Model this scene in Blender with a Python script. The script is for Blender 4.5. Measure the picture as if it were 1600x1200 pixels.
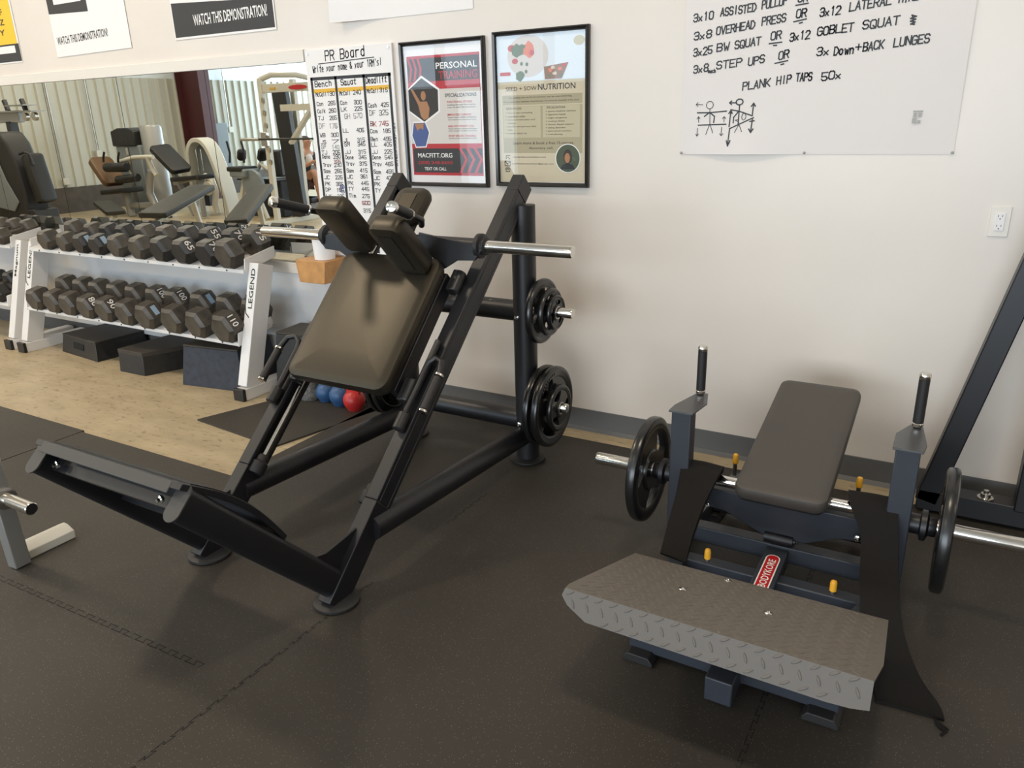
import bpy, bmesh, math, random
from mathutils import Vector, Matrix
random.seed(7)
for _o in list(bpy.data.objects): bpy.data.objects.remove(_o)
SC = bpy.context.scene
COL = SC.collection
# ------------------------------------------------------------------ camera, sky, lights, exposure
CAM_Z = 1.6524
def make_camera():
    yaw, pit, rol = math.radians(30.684), math.radians(19.245), math.radians(-1.6004)
    f = Vector((-math.sin(yaw)*math.cos(pit), math.cos(yaw)*math.cos(pit), -math.sin(pit)))
    r = Vector((math.cos(yaw), math.sin(yaw), 0)); u = r.cross(f)
    c, s = math.cos(rol), math.sin(rol)
    r2 = c*r + s*u; u2 = -s*r + c*u
    cam = bpy.data.cameras.new('camera'); o = bpy.data.objects.new('camera', cam); COL.objects.link(o)
    m = Matrix((r2, u2, -f)).transposed().to_4x4(); m.translation = Vector((0, 0, CAM_Z))
    o.matrix_world = m
    cam.sensor_fit = 'HORIZONTAL'; cam.sensor_width = 36; cam.lens = 1202.19/1600*36
    cam.clip_start = .05; cam.clip_end = 200
    SC.camera = o
make_camera()
W = bpy.data.worlds.new('sky'); SC.world = W; W.use_nodes = True
W.node_tree.nodes['Background'].inputs[0].default_value = (.62, .82, 1, 1)
W.node_tree.nodes['Background'].inputs[1].default_value = 2.9
def area(name, loc, size, energy, color, direction):
    l = bpy.data.lights.new(name, 'AREA'); l.shape = 'RECTANGLE'; l.size, l.size_y = size; l.energy = energy; l.color = color
    o = bpy.data.objects.new(name, l); COL.objects.link(o); o.location = loc
    o.rotation_euler = Vector(direction).to_track_quat('-Z', 'Y').to_euler()
    return o
WARM = (1, .85, .66)
for _x, _y, _e in ((-5.3, 1.3, 95), (-.3, 1.2, 58), (3.9, 1.2, 20), (-9.3, 1.2, 74), (-12.9, 1.2, 90), (-2.2, -3.4, 36), (-6.5, -3.4, 52), (-11, -3.4, 105), (-13.4, -1.2, 90)):
    area('ceiling_lamp_light', (_x, _y, 5.25), (.6, .45), _e, WARM, (0, 0, -1))
COOL = (.72, .87, 1)
area('window_daylight', (-14.6, -9.8, 2.3), (2.2, 3.0), 330, COOL, (-.05, 1, -.05))
area('window_daylight', (-10, -9.8, 3.1), (6.6, 1.4), 110, COOL, (-.1, 1, -.2))
area('door_daylight', (-.6, -9.8, 2.1), (9.4, 3.9), 630, (.92, .96, 1), (0, 1, 0))
area('door_daylight', (-10.65, -9.85, 1.15), (1.6, 2.2), 45, COOL, (0, 1, 0))
SC.view_settings.view_transform = 'Standard'; SC.view_settings.look = 'None'
SC.view_settings.exposure = 0.0; SC.view_settings.gamma = 1; SC.view_settings.use_curve_mapping = False
SC.cycles.use_denoising = True
SC.cycles.max_bounces = 10; SC.cycles.diffuse_bounces = 5; SC.cycles.glossy_bounces = 5; SC.cycles.transparent_max_bounces = 12
SC.cycles.caustics_reflective = False; SC.cycles.caustics_refractive = False
# ------------------------------------------------------------------ materials
def srgb(r, g, b):
    return tuple((c/255/12.92 if c/255 <= .04045 else ((c/255+.055)/1.055)**2.4) for c in (r, g, b))
MATS = {}
def mat(name, rgb, rough=.5, metal=0, noise=None, bump=None, spec=.5, coat=0):
    m = bpy.data.materials.new(name); m.use_nodes = True; nt = m.node_tree; b = nt.nodes['Principled BSDF']
    b.inputs['Base Color'].default_value = (*rgb, 1); b.inputs['Roughness'].default_value = rough; b.inputs['Metallic'].default_value = metal
    b.inputs['Specular IOR Level'].default_value = spec
    if coat: b.inputs['Coat Weight'].default_value = coat; b.inputs['Coat Roughness'].default_value = .12
    if noise or bump: tc = nt.nodes.new('ShaderNodeTexCoord')
    if noise:
        n = nt.nodes.new('ShaderNodeTexNoise'); n.inputs['Scale'].default_value = noise[0]; n.inputs['Detail'].default_value = 5
        nt.links.new(tc.outputs['Object'], n.inputs['Vector'])
        r = nt.nodes.new('ShaderNodeValToRGB'); a = noise[1]
        r.color_ramp.elements[0].position = .3; r.color_ramp.elements[1].position = .72
        r.color_ramp.elements[0].color = (*[c*(1-a) for c in rgb], 1)
        c2 = noise[2] if len(noise) > 2 else [min(1, c*(1+a)) for c in rgb]
        r.color_ramp.elements[1].color = (*c2, 1)
        nt.links.new(n.outputs['Fac'], r.inputs['Fac']); nt.links.new(r.outputs['Color'], b.inputs['Base Color'])
    if bump:
        n2 = nt.nodes.new('ShaderNodeTexNoise'); n2.inputs['Scale'].default_value = bump[0]; n2.inputs['Detail'].default_value = 3
        nt.links.new(tc.outputs['Object'], n2.inputs['Vector'])
        bp = nt.nodes.new('ShaderNodeBump'); bp.inputs['Strength'].default_value = bump[1]; bp.inputs['Distance'].default_value = bump[2] if len(bump) > 2 else .002
        nt.links.new(n2.outputs['Fac'], bp.inputs['Height']); nt.links.new(bp.outputs['Normal'], b.inputs['Normal'])
    MATS[name] = m
    return m
def flat(name, r, g, b, rough=.6): return mat(name, srgb(r, g, b), rough)
mat('wall_paint', (.72, .652, .582), .32, noise=(1.2, .04), bump=(7, .12, .004))
mat('white_trim', (.74, .69, .62), .4)
mat('black_frame', (.0065, .0066, .0088), .43, bump=(600, .04), spec=.6)
mat('navy_frame', (.031, .0355, .046), .42, bump=(600, .04))
mat('black_vinyl', (.013, .0105, .008), .40, bump=(260, .2, .001), spec=.62)
MATS['black_vinyl'].node_tree.nodes['Principled BSDF'].inputs['Specular Tint'].default_value = (1, .88, .66, 1)
mat('grey_vinyl', (.060, .052, .045), .5, bump=(260, .2, .001))
mat('grip_rubber', (.014, .013, .013), .55, bump=(300, .2))
mat('plate_rubber', (.009, .009, .009), .27, spec=.6)
mat('black_plastic', (.014, .014, .014), .4)
mat('chrome', (.72, .69, .64), .14, 1)
mat('steel', (.55, .53, .5), .3, 1)
mat('brushed_silver', (.5, .5, .48), .34, .8)
mat('tread_plate', (.138, .122, .106), .5, 0, spec=.35)
mat('dumbbell_iron', (.05, .043, .035), .45, noise=(14, .35, (.085, .07, .052)), bump=(120, .3))
mat('dumbbell_black', (.02, .018, .017), .42, noise=(20, .4), bump=(120, .3))
mat('rack_white', (.74, .72, .69), .35)
mat('cream_frame', (.58, .565, .50), .38)
mat('seam_dark', (.011, .0095, .008), .8)
mat('paper', (.74, .69, .66), .7, bump=(5, .25, .006))
mat('white_paper', (.82, .79, .77), .6)
mat('marker', (.012, .011, .012), .5)
mat('marker_faint', (.36, .35, .33), .5)
mat('marker_red', (.5, .03, .05), .5)
mat('marker_pink', (.55, .22, .22), .5)
mat('marker_blue', (.05, .06, .35), .5)
mat('belt_fabric', (.0075, .006, .005), .85, bump=(400, .3), spec=.25)
mat('yellow_cap', (.85, .42, .03), .35)
mat('red_label', (.5, .012, .018), .4)
mat('white_ink', (.85, .83, .8), .5)
mat('baseboard_rubber', (.10, .10, .10), .5)
mat('plyo_black', (.016, .015, .014), .45, noise=(30, .3))
mat('slot_black', (.001, .001, .001), .9)
mat('plyo_navy', (.022, .026, .037), .6, noise=(25, .3))
mat('wood', (.52, .26, .085), .5, noise=(18, .15))
mat('kettle_blue', (.028, .085, .2), .42)
mat('kettle_red', (.5, .025, .022), .38)
mat('kettle_gray', (.11, .105, .095), .7, noise=(60, .5))
mat('corrugated', (.50, .495, .43), .45)
mat('insulation', (.78, .84, .87), .6)
mat('front_wall', (.2, .195, .18), .6)
mat('dado', (.075, .06, .048), .7, noise=(8, .2))
mat('maroon', (.075, .018, .02), .5)
mat('brown_vinyl', (.15, .085, .042), .42)
mat('olive_vinyl', (.020, .018, .013), .55)
mat('dark_vinyl', (.014, .013, .012), .5)
mat('silver_paint', (.33, .33, .32), .42, .3)
mat('skin', (.55, .3, .2), .55)
mat('hair', (.03, .016, .01), .5)
mat('dark_cloth', (.02, .02, .025), .8)
mat('maroon_cloth', (.08, .03, .025), .8)
mat('grey_panel', (.2, .23, .25), .4)
mat('ceiling_white', (.72, .72, .7), .8)
def concrete():
    m = bpy.data.materials.new('concrete'); m.use_nodes = True; nt = m.node_tree; b = nt.nodes['Principled BSDF']; MATS['concrete'] = m
    tc = nt.nodes.new('ShaderNodeTexCoord')
    mp = nt.nodes.new('ShaderNodeMapping'); mp.inputs['Scale'].default_value = (1, 2.2, 1)
    nt.links.new(tc.outputs['Object'], mp.inputs['Vector'])
    n1 = nt.nodes.new('ShaderNodeTexNoise'); n1.inputs['Scale'].default_value = 3; n1.inputs['Detail'].default_value = 8; n1.inputs['Roughness'].default_value = .65
    n2 = nt.nodes.new('ShaderNodeTexNoise'); n2.inputs['Scale'].default_value = 16; n2.inputs['Detail'].default_value = 6
    for n in (n1, n2): nt.links.new(mp.outputs['Vector'], n.inputs['Vector'])
    r1 = nt.nodes.new('ShaderNodeValToRGB'); e = r1.color_ramp.elements
    e[0].position, e[0].color = .3, (.36, .285, .175, 1); e[1].position, e[1].color = .7, (.53, .43, .28, 1)
    nt.links.new(n1.outputs['Fac'], r1.inputs['Fac'])
    r2 = nt.nodes.new('ShaderNodeValToRGB'); e = r2.color_ramp.elements
    e[0].position, e[0].color = .3, (.3, .24, .16, 1); e[1].position, e[1].color = .43, (1, 1, 1, 1)
    nt.links.new(n2.outputs['Fac'], r2.inputs['Fac'])
    mx = nt.nodes.new('ShaderNodeMix'); mx.data_type = 'RGBA'; mx.blend_type = 'MULTIPLY'; mx.inputs[0].default_value = .55
    nt.links.new(r1.outputs['Color'], mx.inputs[6]); nt.links.new(r2.outputs['Color'], mx.inputs[7])
    nt.links.new(mx.outputs[2], b.inputs['Base Color']); b.inputs['Roughness'].default_value = .38
    bp = nt.nodes.new('ShaderNodeBump'); bp.inputs['Strength'].default_value = .15; bp.inputs['Distance'].default_value = .004
    nt.links.new(n2.outputs['Fac'], bp.inputs['Height']); nt.links.new(bp.outputs['Normal'], b.inputs['Normal'])
concrete()
def rubber():
    m = bpy.data.materials.new('rubber_floor'); m.use_nodes = True; nt = m.node_tree; b = nt.nodes['Principled BSDF']; MATS['rubber_floor'] = m
    tc = nt.nodes.new('ShaderNodeTexCoord')
    v = nt.nodes.new('ShaderNodeTexVoronoi'); v.inputs['Scale'].default_value = 150
    n = nt.nodes.new('ShaderNodeTexNoise'); n.inputs['Scale'].default_value = 1.3; n.inputs['Detail'].default_value = 6
    n3 = nt.nodes.new('ShaderNodeTexNoise'); n3.inputs['Scale'].default_value = 420; n3.inputs['Detail'].default_value = 2
    for q in (v, n, n3): nt.links.new(tc.outputs['Object'], q.inputs['Vector'])
    r0 = nt.nodes.new('ShaderNodeValToRGB'); e = r0.color_ramp.elements
    e[0].position, e[0].color = .3, (.029, .0245, .0192, 1); e[1].position, e[1].color = .7, (.045, .0375, .0293, 1)
    nt.links.new(n.outputs['Fac'], r0.inputs['Fac'])
    lt = nt.nodes.new('ShaderNodeMath'); lt.operation = 'LESS_THAN'; lt.inputs[1].default_value = .17
    nt.links.new(v.outputs['Distance'], lt.inputs[0])
    gt = nt.nodes.new('ShaderNodeSeparateColor'); nt.links.new(v.outputs['Color'], gt.inputs[0])
    g2 = nt.nodes.new('ShaderNodeMath'); g2.operation = 'GREATER_THAN'; g2.inputs[1].default_value = .5
    nt.links.new(gt.outputs[0], g2.inputs[0])
    mu = nt.nodes.new('ShaderNodeMath'); mu.operation = 'MULTIPLY'; nt.links.new(lt.outputs[0], mu.inputs[0]); nt.links.new(g2.outputs[0], mu.inputs[1])
    mx = nt.nodes.new('ShaderNodeMix'); mx.data_type = 'RGBA'; mx.inputs[7].default_value = (.19, .165, .13, 1)
    nt.links.new(mu.outputs[0], mx.inputs[0]); nt.links.new(r0.outputs['Color'], mx.inputs[6])
    nt.links.new(mx.outputs[2], b.inputs['Base Color']); b.inputs['Roughness'].default_value = .58; b.inputs['Specular IOR Level'].default_value = .45
    bp = nt.nodes.new('ShaderNodeBump'); bp.inputs['Strength'].default_value = .25; bp.inputs['Distance'].default_value = .002
    nt.links.new(n3.outputs['Fac'], bp.inputs['Height']); nt.links.new(bp.outputs['Normal'], b.inputs['Normal'])
rubber()
def mirror_mat():
    m = mat('mirror_glass', (.80, .83, .80), .0, 1)
mirror_mat()
def glass_mat():
    m = bpy.data.materials.new('frame_glass'); m.use_nodes = True; nt = m.node_tree; MATS['frame_glass'] = m
    for n in list(nt.nodes): nt.nodes.remove(n)
    o = nt.nodes.new('ShaderNodeOutputMaterial'); mx = nt.nodes.new('ShaderNodeMixShader')
    t = nt.nodes.new('ShaderNodeBsdfTransparent'); g = nt.nodes.new('ShaderNodeBsdfGlossy'); g.inputs['Roughness'].default_value = .01
    f = nt.nodes.new('ShaderNodeFresnel'); ge = nt.nodes.new('ShaderNodeNewGeometry'); mr = nt.nodes.new('ShaderNodeMapRange')
    mr.inputs['To Min'].default_value = 1.52; mr.inputs['To Max'].default_value = 1/1.52   # same reflection from either side of the thin pane
    nt.links.new(ge.outputs['Backfacing'], mr.inputs['Value']); nt.links.new(mr.outputs['Result'], f.inputs['IOR'])
    nt.links.new(f.outputs[0], mx.inputs[0]); nt.links.new(t.outputs[0], mx.inputs[1]); nt.links.new(g.outputs[0], mx.inputs[2]); nt.links.new(mx.outputs[0], o.inputs[0])
glass_mat()
# ------------------------------------------------------------------ mesh helpers
BASE = {}
FLIP = False
def V3(*a): return Vector(a[0] if len(a) == 1 else a)
class MB:
    def __init__(s): s.bm = bmesh.new()
    def face(s, vs):
        try: return s.bm.faces.new(vs)
        except ValueError: return None
    def v(s, p): return s.bm.verts.new(p)
    def hexa(s, c, ax, ay, az):
        c = V3(c); P = [s.v(c + ax*i + ay*j + az*k) for k in (-1, 1) for j in (-1, 1) for i in (-1, 1)]
        for q in ((0, 2, 3, 1), (4, 5, 7, 6), (0, 1, 5, 4), (2, 6, 7, 3), (0, 4, 6, 2), (1, 3, 7, 5)): s.face([P[i] for i in q])
        return s
    def box(s, c, size, ux=None, uy=None, uz=None):
        ux = V3(ux).normalized() if ux else Vector((1, 0, 0)); uy = V3(uy).normalized() if uy else Vector((0, 1, 0)); uz = V3(uz).normalized() if uz else ux.cross(uy)
        return s.hexa(c, ux*size[0]/2, uy*size[1]/2, uz*size[2]/2)
    def span(s, a, b):
        a, b = V3(a), V3(b); return s.box((a+b)/2, [abs(q) for q in (b-a)])
    def bar(s, p0, p1, w, h, side=(1, 0, 0)):
        p0, p1 = V3(p0), V3(p1); d = p1-p0; L = d.length; d.normalize()
        sd = V3(side); sd = (sd - d*sd.dot(d)).normalized(); up = sd.cross(d)
        return s.hexa((p0+p1)/2, sd*w/2, d*L/2, up*h/2)
    def ring(s, c, u, v, r, n, r2=None): return [s.v(c + u*(r*math.cos(2*math.pi*i/n)) + v*((r2 or r)*math.sin(2*math.pi*i/n))) for i in range(n)]
    def skin(s, rings, cap=True, closed=True):
        for a, b in zip(rings, rings[1:]):
            n = len(a)
            for i in range(n if closed else n-1): s.face([a[i], a[(i+1) % n], b[(i+1) % n], b[i]])
        if cap: s.face(list(reversed(rings[0]))); s.face(rings[-1])
        return s
    @staticmethod
    def frame(d):
        d = V3(d).normalized(); a = Vector((0, 0, 1)) if abs(d.z) < .9 else Vector((1, 0, 0))
        u = a.cross(d).normalized(); return u, d.cross(u)
    def tube(s, p0, p1, r, n=20, r2=None, ell=None):
        p0, p1 = V3(p0), V3(p1); u, v = s.frame(p1-p0); k = r2 if r2 is not None else r
        return s.skin([s.ring(p0, u, v, r, n), s.ring(p1, u, v, k, n)])
    def path(s, pts, r, n=12):
        pts = [V3(p) for p in pts]; R = []; u = None
        for i, p in enumerate(pts):
            d = (pts[min(i+1, len(pts)-1)] - pts[max(i-1, 0)]).normalized()
            if u is None: u, v = s.frame(d)
            else: u = (u - d*u.dot(d)).normalized(); v = d.cross(u)
            R.append(s.ring(p, u, v, r, n))
        return s.skin(R)
    def lathe(s, prof, org, axis, n=32, cap=True):
        u, v = s.frame(axis); a = V3(axis).normalized(); org = V3(org)
        return s.skin([s.ring(org + a*t, u, v, max(r, 1e-4), n) for r, t in prof], cap)
    def rail(s, pts, w, h, side=(0, 1, 0), sub=5):
        pts = [V3(p) for p in pts]; Q = []
        for i in range(len(pts)-1):
            p0, p1, p2, p3 = pts[max(i-1, 0)], pts[i], pts[i+1], pts[min(i+2, len(pts)-1)]
            for j in range(sub): t = j/sub; Q.append(.5*(2*p1 + (p2-p0)*t + (2*p0-5*p1+4*p2-p3)*t*t + (3*p1-p0-3*p2+p3)*t**3))
        Q.append(pts[-1]); sd = V3(side).normalized(); R = []
        for i, p in enumerate(Q):
            d = (Q[min(i+1, len(Q)-1)]-Q[max(i-1, 0)]).normalized(); u = sd.cross(d).normalized()
            R.append([s.v(p + sd*(w/2*a) + u*(h/2*b)) for a, b in ((-1, -1), (1, -1), (1, 1), (-1, 1))])
        return s.skin(R)
    def prism(s, poly, org, u, v, t0, t1):
        u, v = V3(u).normalized(), V3(v).normalized(); n = u.cross(v); org = V3(org)
        A = [s.v(org + u*x + v*y + n*t0) for x, y in poly]; B = [s.v(org + u*x + v*y + n*t1) for x, y in poly]
        return s.skin([A, B])
    def pad(s, c, u, v, hu, hv, th, r=.05, e=.018, crown=.006, n=6):
        u, v = V3(u).normalized(), V3(v).normalized(); w = u.cross(v); c = V3(c)
        def ringat(ins, h):
            R = []; rr = max(r-ins, .004); a, b = hu-ins, hv-ins
            for cx, cy, a0 in ((a-rr, b-rr, 0), (-a+rr, b-rr, 90), (-a+rr, -b+rr, 180), (a-rr, -b+rr, 270)):
                for k in range(n+1):
                    t = math.radians(a0 + 90*k/n); R.append(s.v(c + u*(cx + rr*math.cos(t)) + v*(cy + rr*math.sin(t)) + w*h))
            return R
        L = [ringat(e, 0), ringat(e*.3, e*.3), ringat(0, e), ringat(0, th-e), ringat(e*.3, th-e*.3), ringat(e, th), ringat(e*2.2, th+crown*.6), ringat(min(hu, hv)*.55, th+crown)]
        return s.skin(L)
    def poly(s, pts):
        s.face([s.v(p) for p in pts]); return s
    def build(s, name, m, parent=None, bevel=0, smooth=True, origin=None):
        bm = s.bm
        if FLIP:
            for q in bm.verts: q.co.y = 7.2 - q.co.y
        bmesh.ops.recalc_face_normals(bm, faces=bm.faces)
        if parent is not None: off = BASE[parent]
        elif origin is not None: off = V3(origin)
        else:
            xs = [q.co for q in bm.verts]
            off = Vector(((min(q.x for q in xs)+max(q.x for q in xs))/2, (min(q.y for q in xs)+max(q.y for q in xs))/2, min(q.z for q in xs)))
        bmesh.ops.translate(bm, verts=bm.verts, vec=-off)
        me = bpy.data.meshes.new(name); bm.to_mesh(me); bm.free()
        me.materials.append(MATS[m])
        if smooth:
            for p in me.polygons: p.use_smooth = True
            me.set_sharp_from_angle(angle=math.radians(38))
        o = bpy.data.objects.new(name, me); COL.objects.link(o)
        if parent is not None: o.parent = parent
        else: o.location = off
        BASE[o] = off
        if bevel:
            b = o.modifiers.new('bevel', 'BEVEL'); b.width = bevel; b.segments = 2; b.limit_method = 'ANGLE'; b.angle_limit = math.radians(40)
        return o
def tag(o, label, cat, group=None, kind=None):
    o['label'] = label; o['category'] = cat
    if group: o['group'] = group
    if kind: o['kind'] = kind
    return o
def thing(name, label, cat, loc, group=None):
    loc = V3(loc)
    if FLIP: loc.y = 7.2 - loc.y
    o = bpy.data.objects.new(name, None); COL.objects.link(o); o.location = loc; BASE[o] = loc; o.empty_display_size = .1
    return tag(o, label, cat, group)
def struct(o): o['kind'] = 'structure'; return o
def dup(root, loc, label=None, group=None, rot=None):
    r = root.copy(); COL.objects.link(r); r.location = loc
    if rot is not None: r.rotation_euler = rot
    if label: r['label'] = label
    if group: r['group'] = group
    for ch in list(root.children):
        c = ch.copy(); COL.objects.link(c); c.parent = r
        for g in list(ch.children):
            d = g.copy(); COL.objects.link(d); d.parent = c
    return r
def lab(o, label): o['label'] = label; return o
def font_mesh(txt, org, u, v, w, h, m, parent, name='lettering', sx=None):
    """printed lettering fitted into a w x h box whose lower left corner is org"""
    cu = bpy.data.curves.new('t', 'FONT'); cu.body = txt; cu.resolution_u = 2; cu.offset = .012
    t = bpy.data.objects.new('t', cu); COL.objects.link(t)
    dg = bpy.context.evaluated_depsgraph_get(); me = bpy.data.meshes.new_from_object(t.evaluated_get(dg))
    bpy.data.objects.remove(t); bpy.data.curves.remove(cu)
    xs = [q.co.x for q in me.vertices]; ys = [q.co.y for q in me.vertices]
    x0, x1, y0, y1 = min(xs), max(xs), min(ys), max(ys)
    u, v = V3(u).normalized(), V3(v).normalized(); org = V3(org) + u.cross(v)*.0006; off = BASE[parent]
    for q in me.vertices:
        p = org + u*((q.co.x-x0)/(x1-x0)*w) + v*((q.co.y-y0)/(y1-y0)*h); q.co = p - off
    me.materials.clear(); me.materials.append(MATS[m])
    o = bpy.data.objects.new(name, me); COL.objects.link(o); o.parent = parent; BASE[o] = off
    return o
GL = {'A': '002640 1232', 'B': '0006 063645443303 033342413000', 'C': '4536160501103041', 'D': '0006 062644422000', 'E': '46060040 0333', 'F': '460600 0333',
 'G': '45361605011030414323', 'H': '0006 4046 0343', 'I': '2026', 'J': '4641301001', 'K': '0006 4602 1340', 'L': '060040', 'M': '0006234640', 'N': '00064046',
 'O': '160501103041453616', 'P': '0006 063645443303', 'Q': '160501103041453616 2240', 'R': '0006 063645443303 2340', 'S': '453616050413334241301001', 'T': '0646 2620',
 'U': '060110304146', 'V': '062046', 'W': '0610233046', 'X': '0046 0640', 'Y': '062346 2320', 'Z': '06460040', '0': '160501103041453616', '1': '152620',
 '2': '05163645440040', '3': '05163645443313 334241301001', '4': '360242 3630', '5': '460603334241301001', '6': '4536160501103041423303', '7': '064610',
 '8': '13040516364544331302011030414233', '9': '0110304145361605041343', 'x': '0033 0330', '+': '2125 0343', '!': '2622 2120', '.': '2021', '-': '0343', "'": '2625',
 '&': '4004051625240201102042', 'a': '34140301102031 3430', 'b': '0600 0314243331201001', 'c': '341403011030', 'd': '3630 3324140301102031',
 'e': '02323324140301102030', 'f': '36261510 0424', 'h': '0600 0314243330', 'i': '1014 1516', 'k': '0600 3402 1230', 'l': '1610', 'm': '0004 03142320 23344340',
 'n': '0004 0314243330', 'o': '140301102031332414', 'q': '3324140301102031 34303040', 'r': '0004 03142434', 's': '341403122231201000', 't': '26112030 0434',
 'u': '0401102031 3430', 'v': '042044', 'w': '0410233044', 'y': '0421 3400', 'p': '0004 0314243331201001', 'g': '3430 3324140301102031'}
def strokes(mb, lines, w, P):
    """marker strokes as thin flat ribbons; P maps 2-D to the surface"""
    for ln in lines:
        for a, b in zip(ln, ln[1:]):
            dx, dy = b[0]-a[0], b[1]-a[1]; L = math.hypot(dx, dy)
            if L < 1e-6: continue
            ex, ey = dx/L*w*.5, dy/L*w*.5; nx, ny = -ey, ex
            mb.poly([P(a[0]-ex+nx, a[1]-ey+ny), P(a[0]-ex-nx, a[1]-ey-ny), P(b[0]+ex-nx, b[1]+ey-ny), P(b[0]+ex+nx, b[1]+ey+ny)])
def hand(mb, txt, x0, z0, x1, z1, h, w, P, jit=.06):
    """handwriting from (x0,z0) to (x1,z1) on the baseline"""
    n = len(txt); L = math.hypot(x1-x0, z1-z0); ux, uz = (x1-x0)/L, (z1-z0)/L
    adv = L/(n-.25); cw = adv*.75
    for i, ch in enumerate(txt):
        if ch == ' ' or ch not in GL: continue
        jz = random.uniform(-jit, jit)*h
        ls = []
        for st in GL[ch].split():
            pts = []
            for k in range(0, len(st)-1, 2):
                gx, gy = int(st[k])/4*cw + i*adv, int(st[k+1])/6*h + jz
                gx += .03*gy
                pts.append((x0 + ux*gx, z0 + uz*gx + gy))
            ls.append(pts)
        strokes(mb, ls, w, P)
# ------------------------------------------------------------------ the room
D = 3.6; XL, XR, YF, ZC = -16.0, 5.0, -10.0, 5.5
struct(MB().span((XL-.2, YF-.2, -.12), (XR+.2, D+.2, 0)).build('floor', 'concrete', origin=(0, 0, 0)))
struct(MB().span((XL-.2, YF-.2, ZC), (XR+.2, D+.2, ZC+.1)).build('ceiling', 'ceiling_white'))
struct(MB().span((XL-.2, D, 0), (XR+.2, D+.2, ZC)).build('wall_back', 'wall_paint', origin=(0, D, 0)))
struct(MB().span((XR, YF, 0), (XR+.2, D, ZC)).build('wall_right', 'wall_paint'))
m = MB()   # front wall behind the camera with a clerestory window band and a glass door
m.span((XL, YF-.2, 3.85), (XR, YF, ZC)); m.span((XL, YF-.2, 0), (-15.75, YF, 3.85)); m.span((-15.75, YF-.2, 0), (-13.45, YF, .75)); m.span((-13.45, YF-.2, 0), (-11.45, YF, 2.35)); m.span((-11.45, YF-.2, 2.25), (-9.85, YF, 2.35)); m.span((-9.85, YF-.2, 0), (-5.4, YF, 2.35)); m.span((4.2, YF-.2, 0), (XR, YF, 3.85)); m.span((-.7, YF-.2, 0), (-.5, YF, 3.85))
for a, b in ((-13.45, -13.3), (-12.2, -12.0), (-9.1, -8.9), (-6.0, -5.4)): m.span((a, YF-.2, 2.35), (b, YF, 3.85))
struct(m.build('wall_front', 'front_wall'))
# left wall: dark rubber dado, corrugated sheet with trapezoid ribs, pale insulation above
struct(MB().span((XL-.2, YF, 0), (XL, D, ZC)).build('wall_left', 'insulation'))
m = MB(); pts = []; y = YF; p = .21
while y < D:
    pts += [(y, 0), (y+.022, .04), (y+.05, .04), (y+.072, 0)]; y += p
pts = [(min(a, D), b) for a, b in pts]
lo = [m.v((XL+.012+b, a, .5)) for a, b in pts]; hi = [m.v((XL+.012+b, a, 2.63)) for a, b in pts]
m.skin([lo, hi], cap=False, closed=False)
struct(m.build('wall_left', 'corrugated', smooth=False))
struct(MB().span((XL, YF, 0), (XL+.05, D, .5)).build('trim_1', 'dado'))
# steel portal column
m = MB(); cy = -5.3
m.span((XL+.045, cy-.15, 0), (XL+.07, cy+.15, ZC)).span((XL+.07, cy-.012, 0), (XL+.80, cy+.012, ZC)).span((XL+.80, cy-.15, 0), (XL+.825, cy+.15, ZC))
tag(m.build('steel_column', 'maroon'), 'tall maroon steel column against the corrugated wall, seen in the mirror', 'column')
# baseboard: cove rubber, lighter lip
m = MB(); m.prism([(0, 0), (.03, 0), (.012, .018), (.008, .117), (0, .117)], (-9.5, D, 0), (0, -1, 0), (0, 0, 1), -(XR+9.5), 0)
struct(m.build('baseboard_back', 'baseboard_rubber'))
# glossy white panel leaning a little out of the wall below the mirror ledge
m = MB(); m.prism([(3.552, .118), (3.597, .714), (3.599, .714), (3.599, .118)], (0, 0, 0), (0, 1, 0), (0, 0, 1), -9.5, -2.95)
mat('gloss_panel', (.62, .63, .64), .22, spec=.9, coat=1)
MATS['gloss_panel'].node_tree.nodes['Principled BSDF'].inputs['Coat Roughness'].default_value = .05; MATS['gloss_panel'].node_tree.nodes['Principled BSDF'].inputs['Coat IOR'].default_value = 1.9
struct(m.build('trim_6', 'gloss_panel', smooth=False))
# timber rails framing the mirror strip
struct(MB().span((-9.5, D-.02, 1.976), (-3.47, D, 2.045)).build('trim_2', 'white_trim', bevel=.003))
struct(MB().span((-9.5, D-.022, .715), (-3.1, D, .785)).build('trim_3', 'white_trim', bevel=.003))
struct(MB().span((-9.5, D-.012, .785), (-3.47, D, .795)).build('trim_4', 'steel'))
# mirror panels
xs = [-9.5, -8.86, -7.955, -7.05, -6.165, -5.265, -4.353, -3.452]
MLAB = {2: 'sliver of mirror panel at the left picture edge', 3: 'mirror panel reflecting the dark shrouded machine', 4: 'mirror panel reflecting the brown-seated leg machine',
        5: 'mirror panel reflecting the maroon column', 6: 'mirror panel beside the whiteboard, reflecting the white squat rack'}
for i in range(2, 7):
    o = MB().span((xs[i]+.003, D-.006, .795), (xs[i+1]-.003, D-.0005, 1.975)).build('wall_mirror', 'mirror_glass')
    tag(o, MLAB[i], 'mirror', 'frameless mirror panels above the dumbbells')
struct(MB().span((-7.95, D-.0005, .79), (-3.45, D, 1.98)).build('trim_5', 'black_plastic'))
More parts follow.
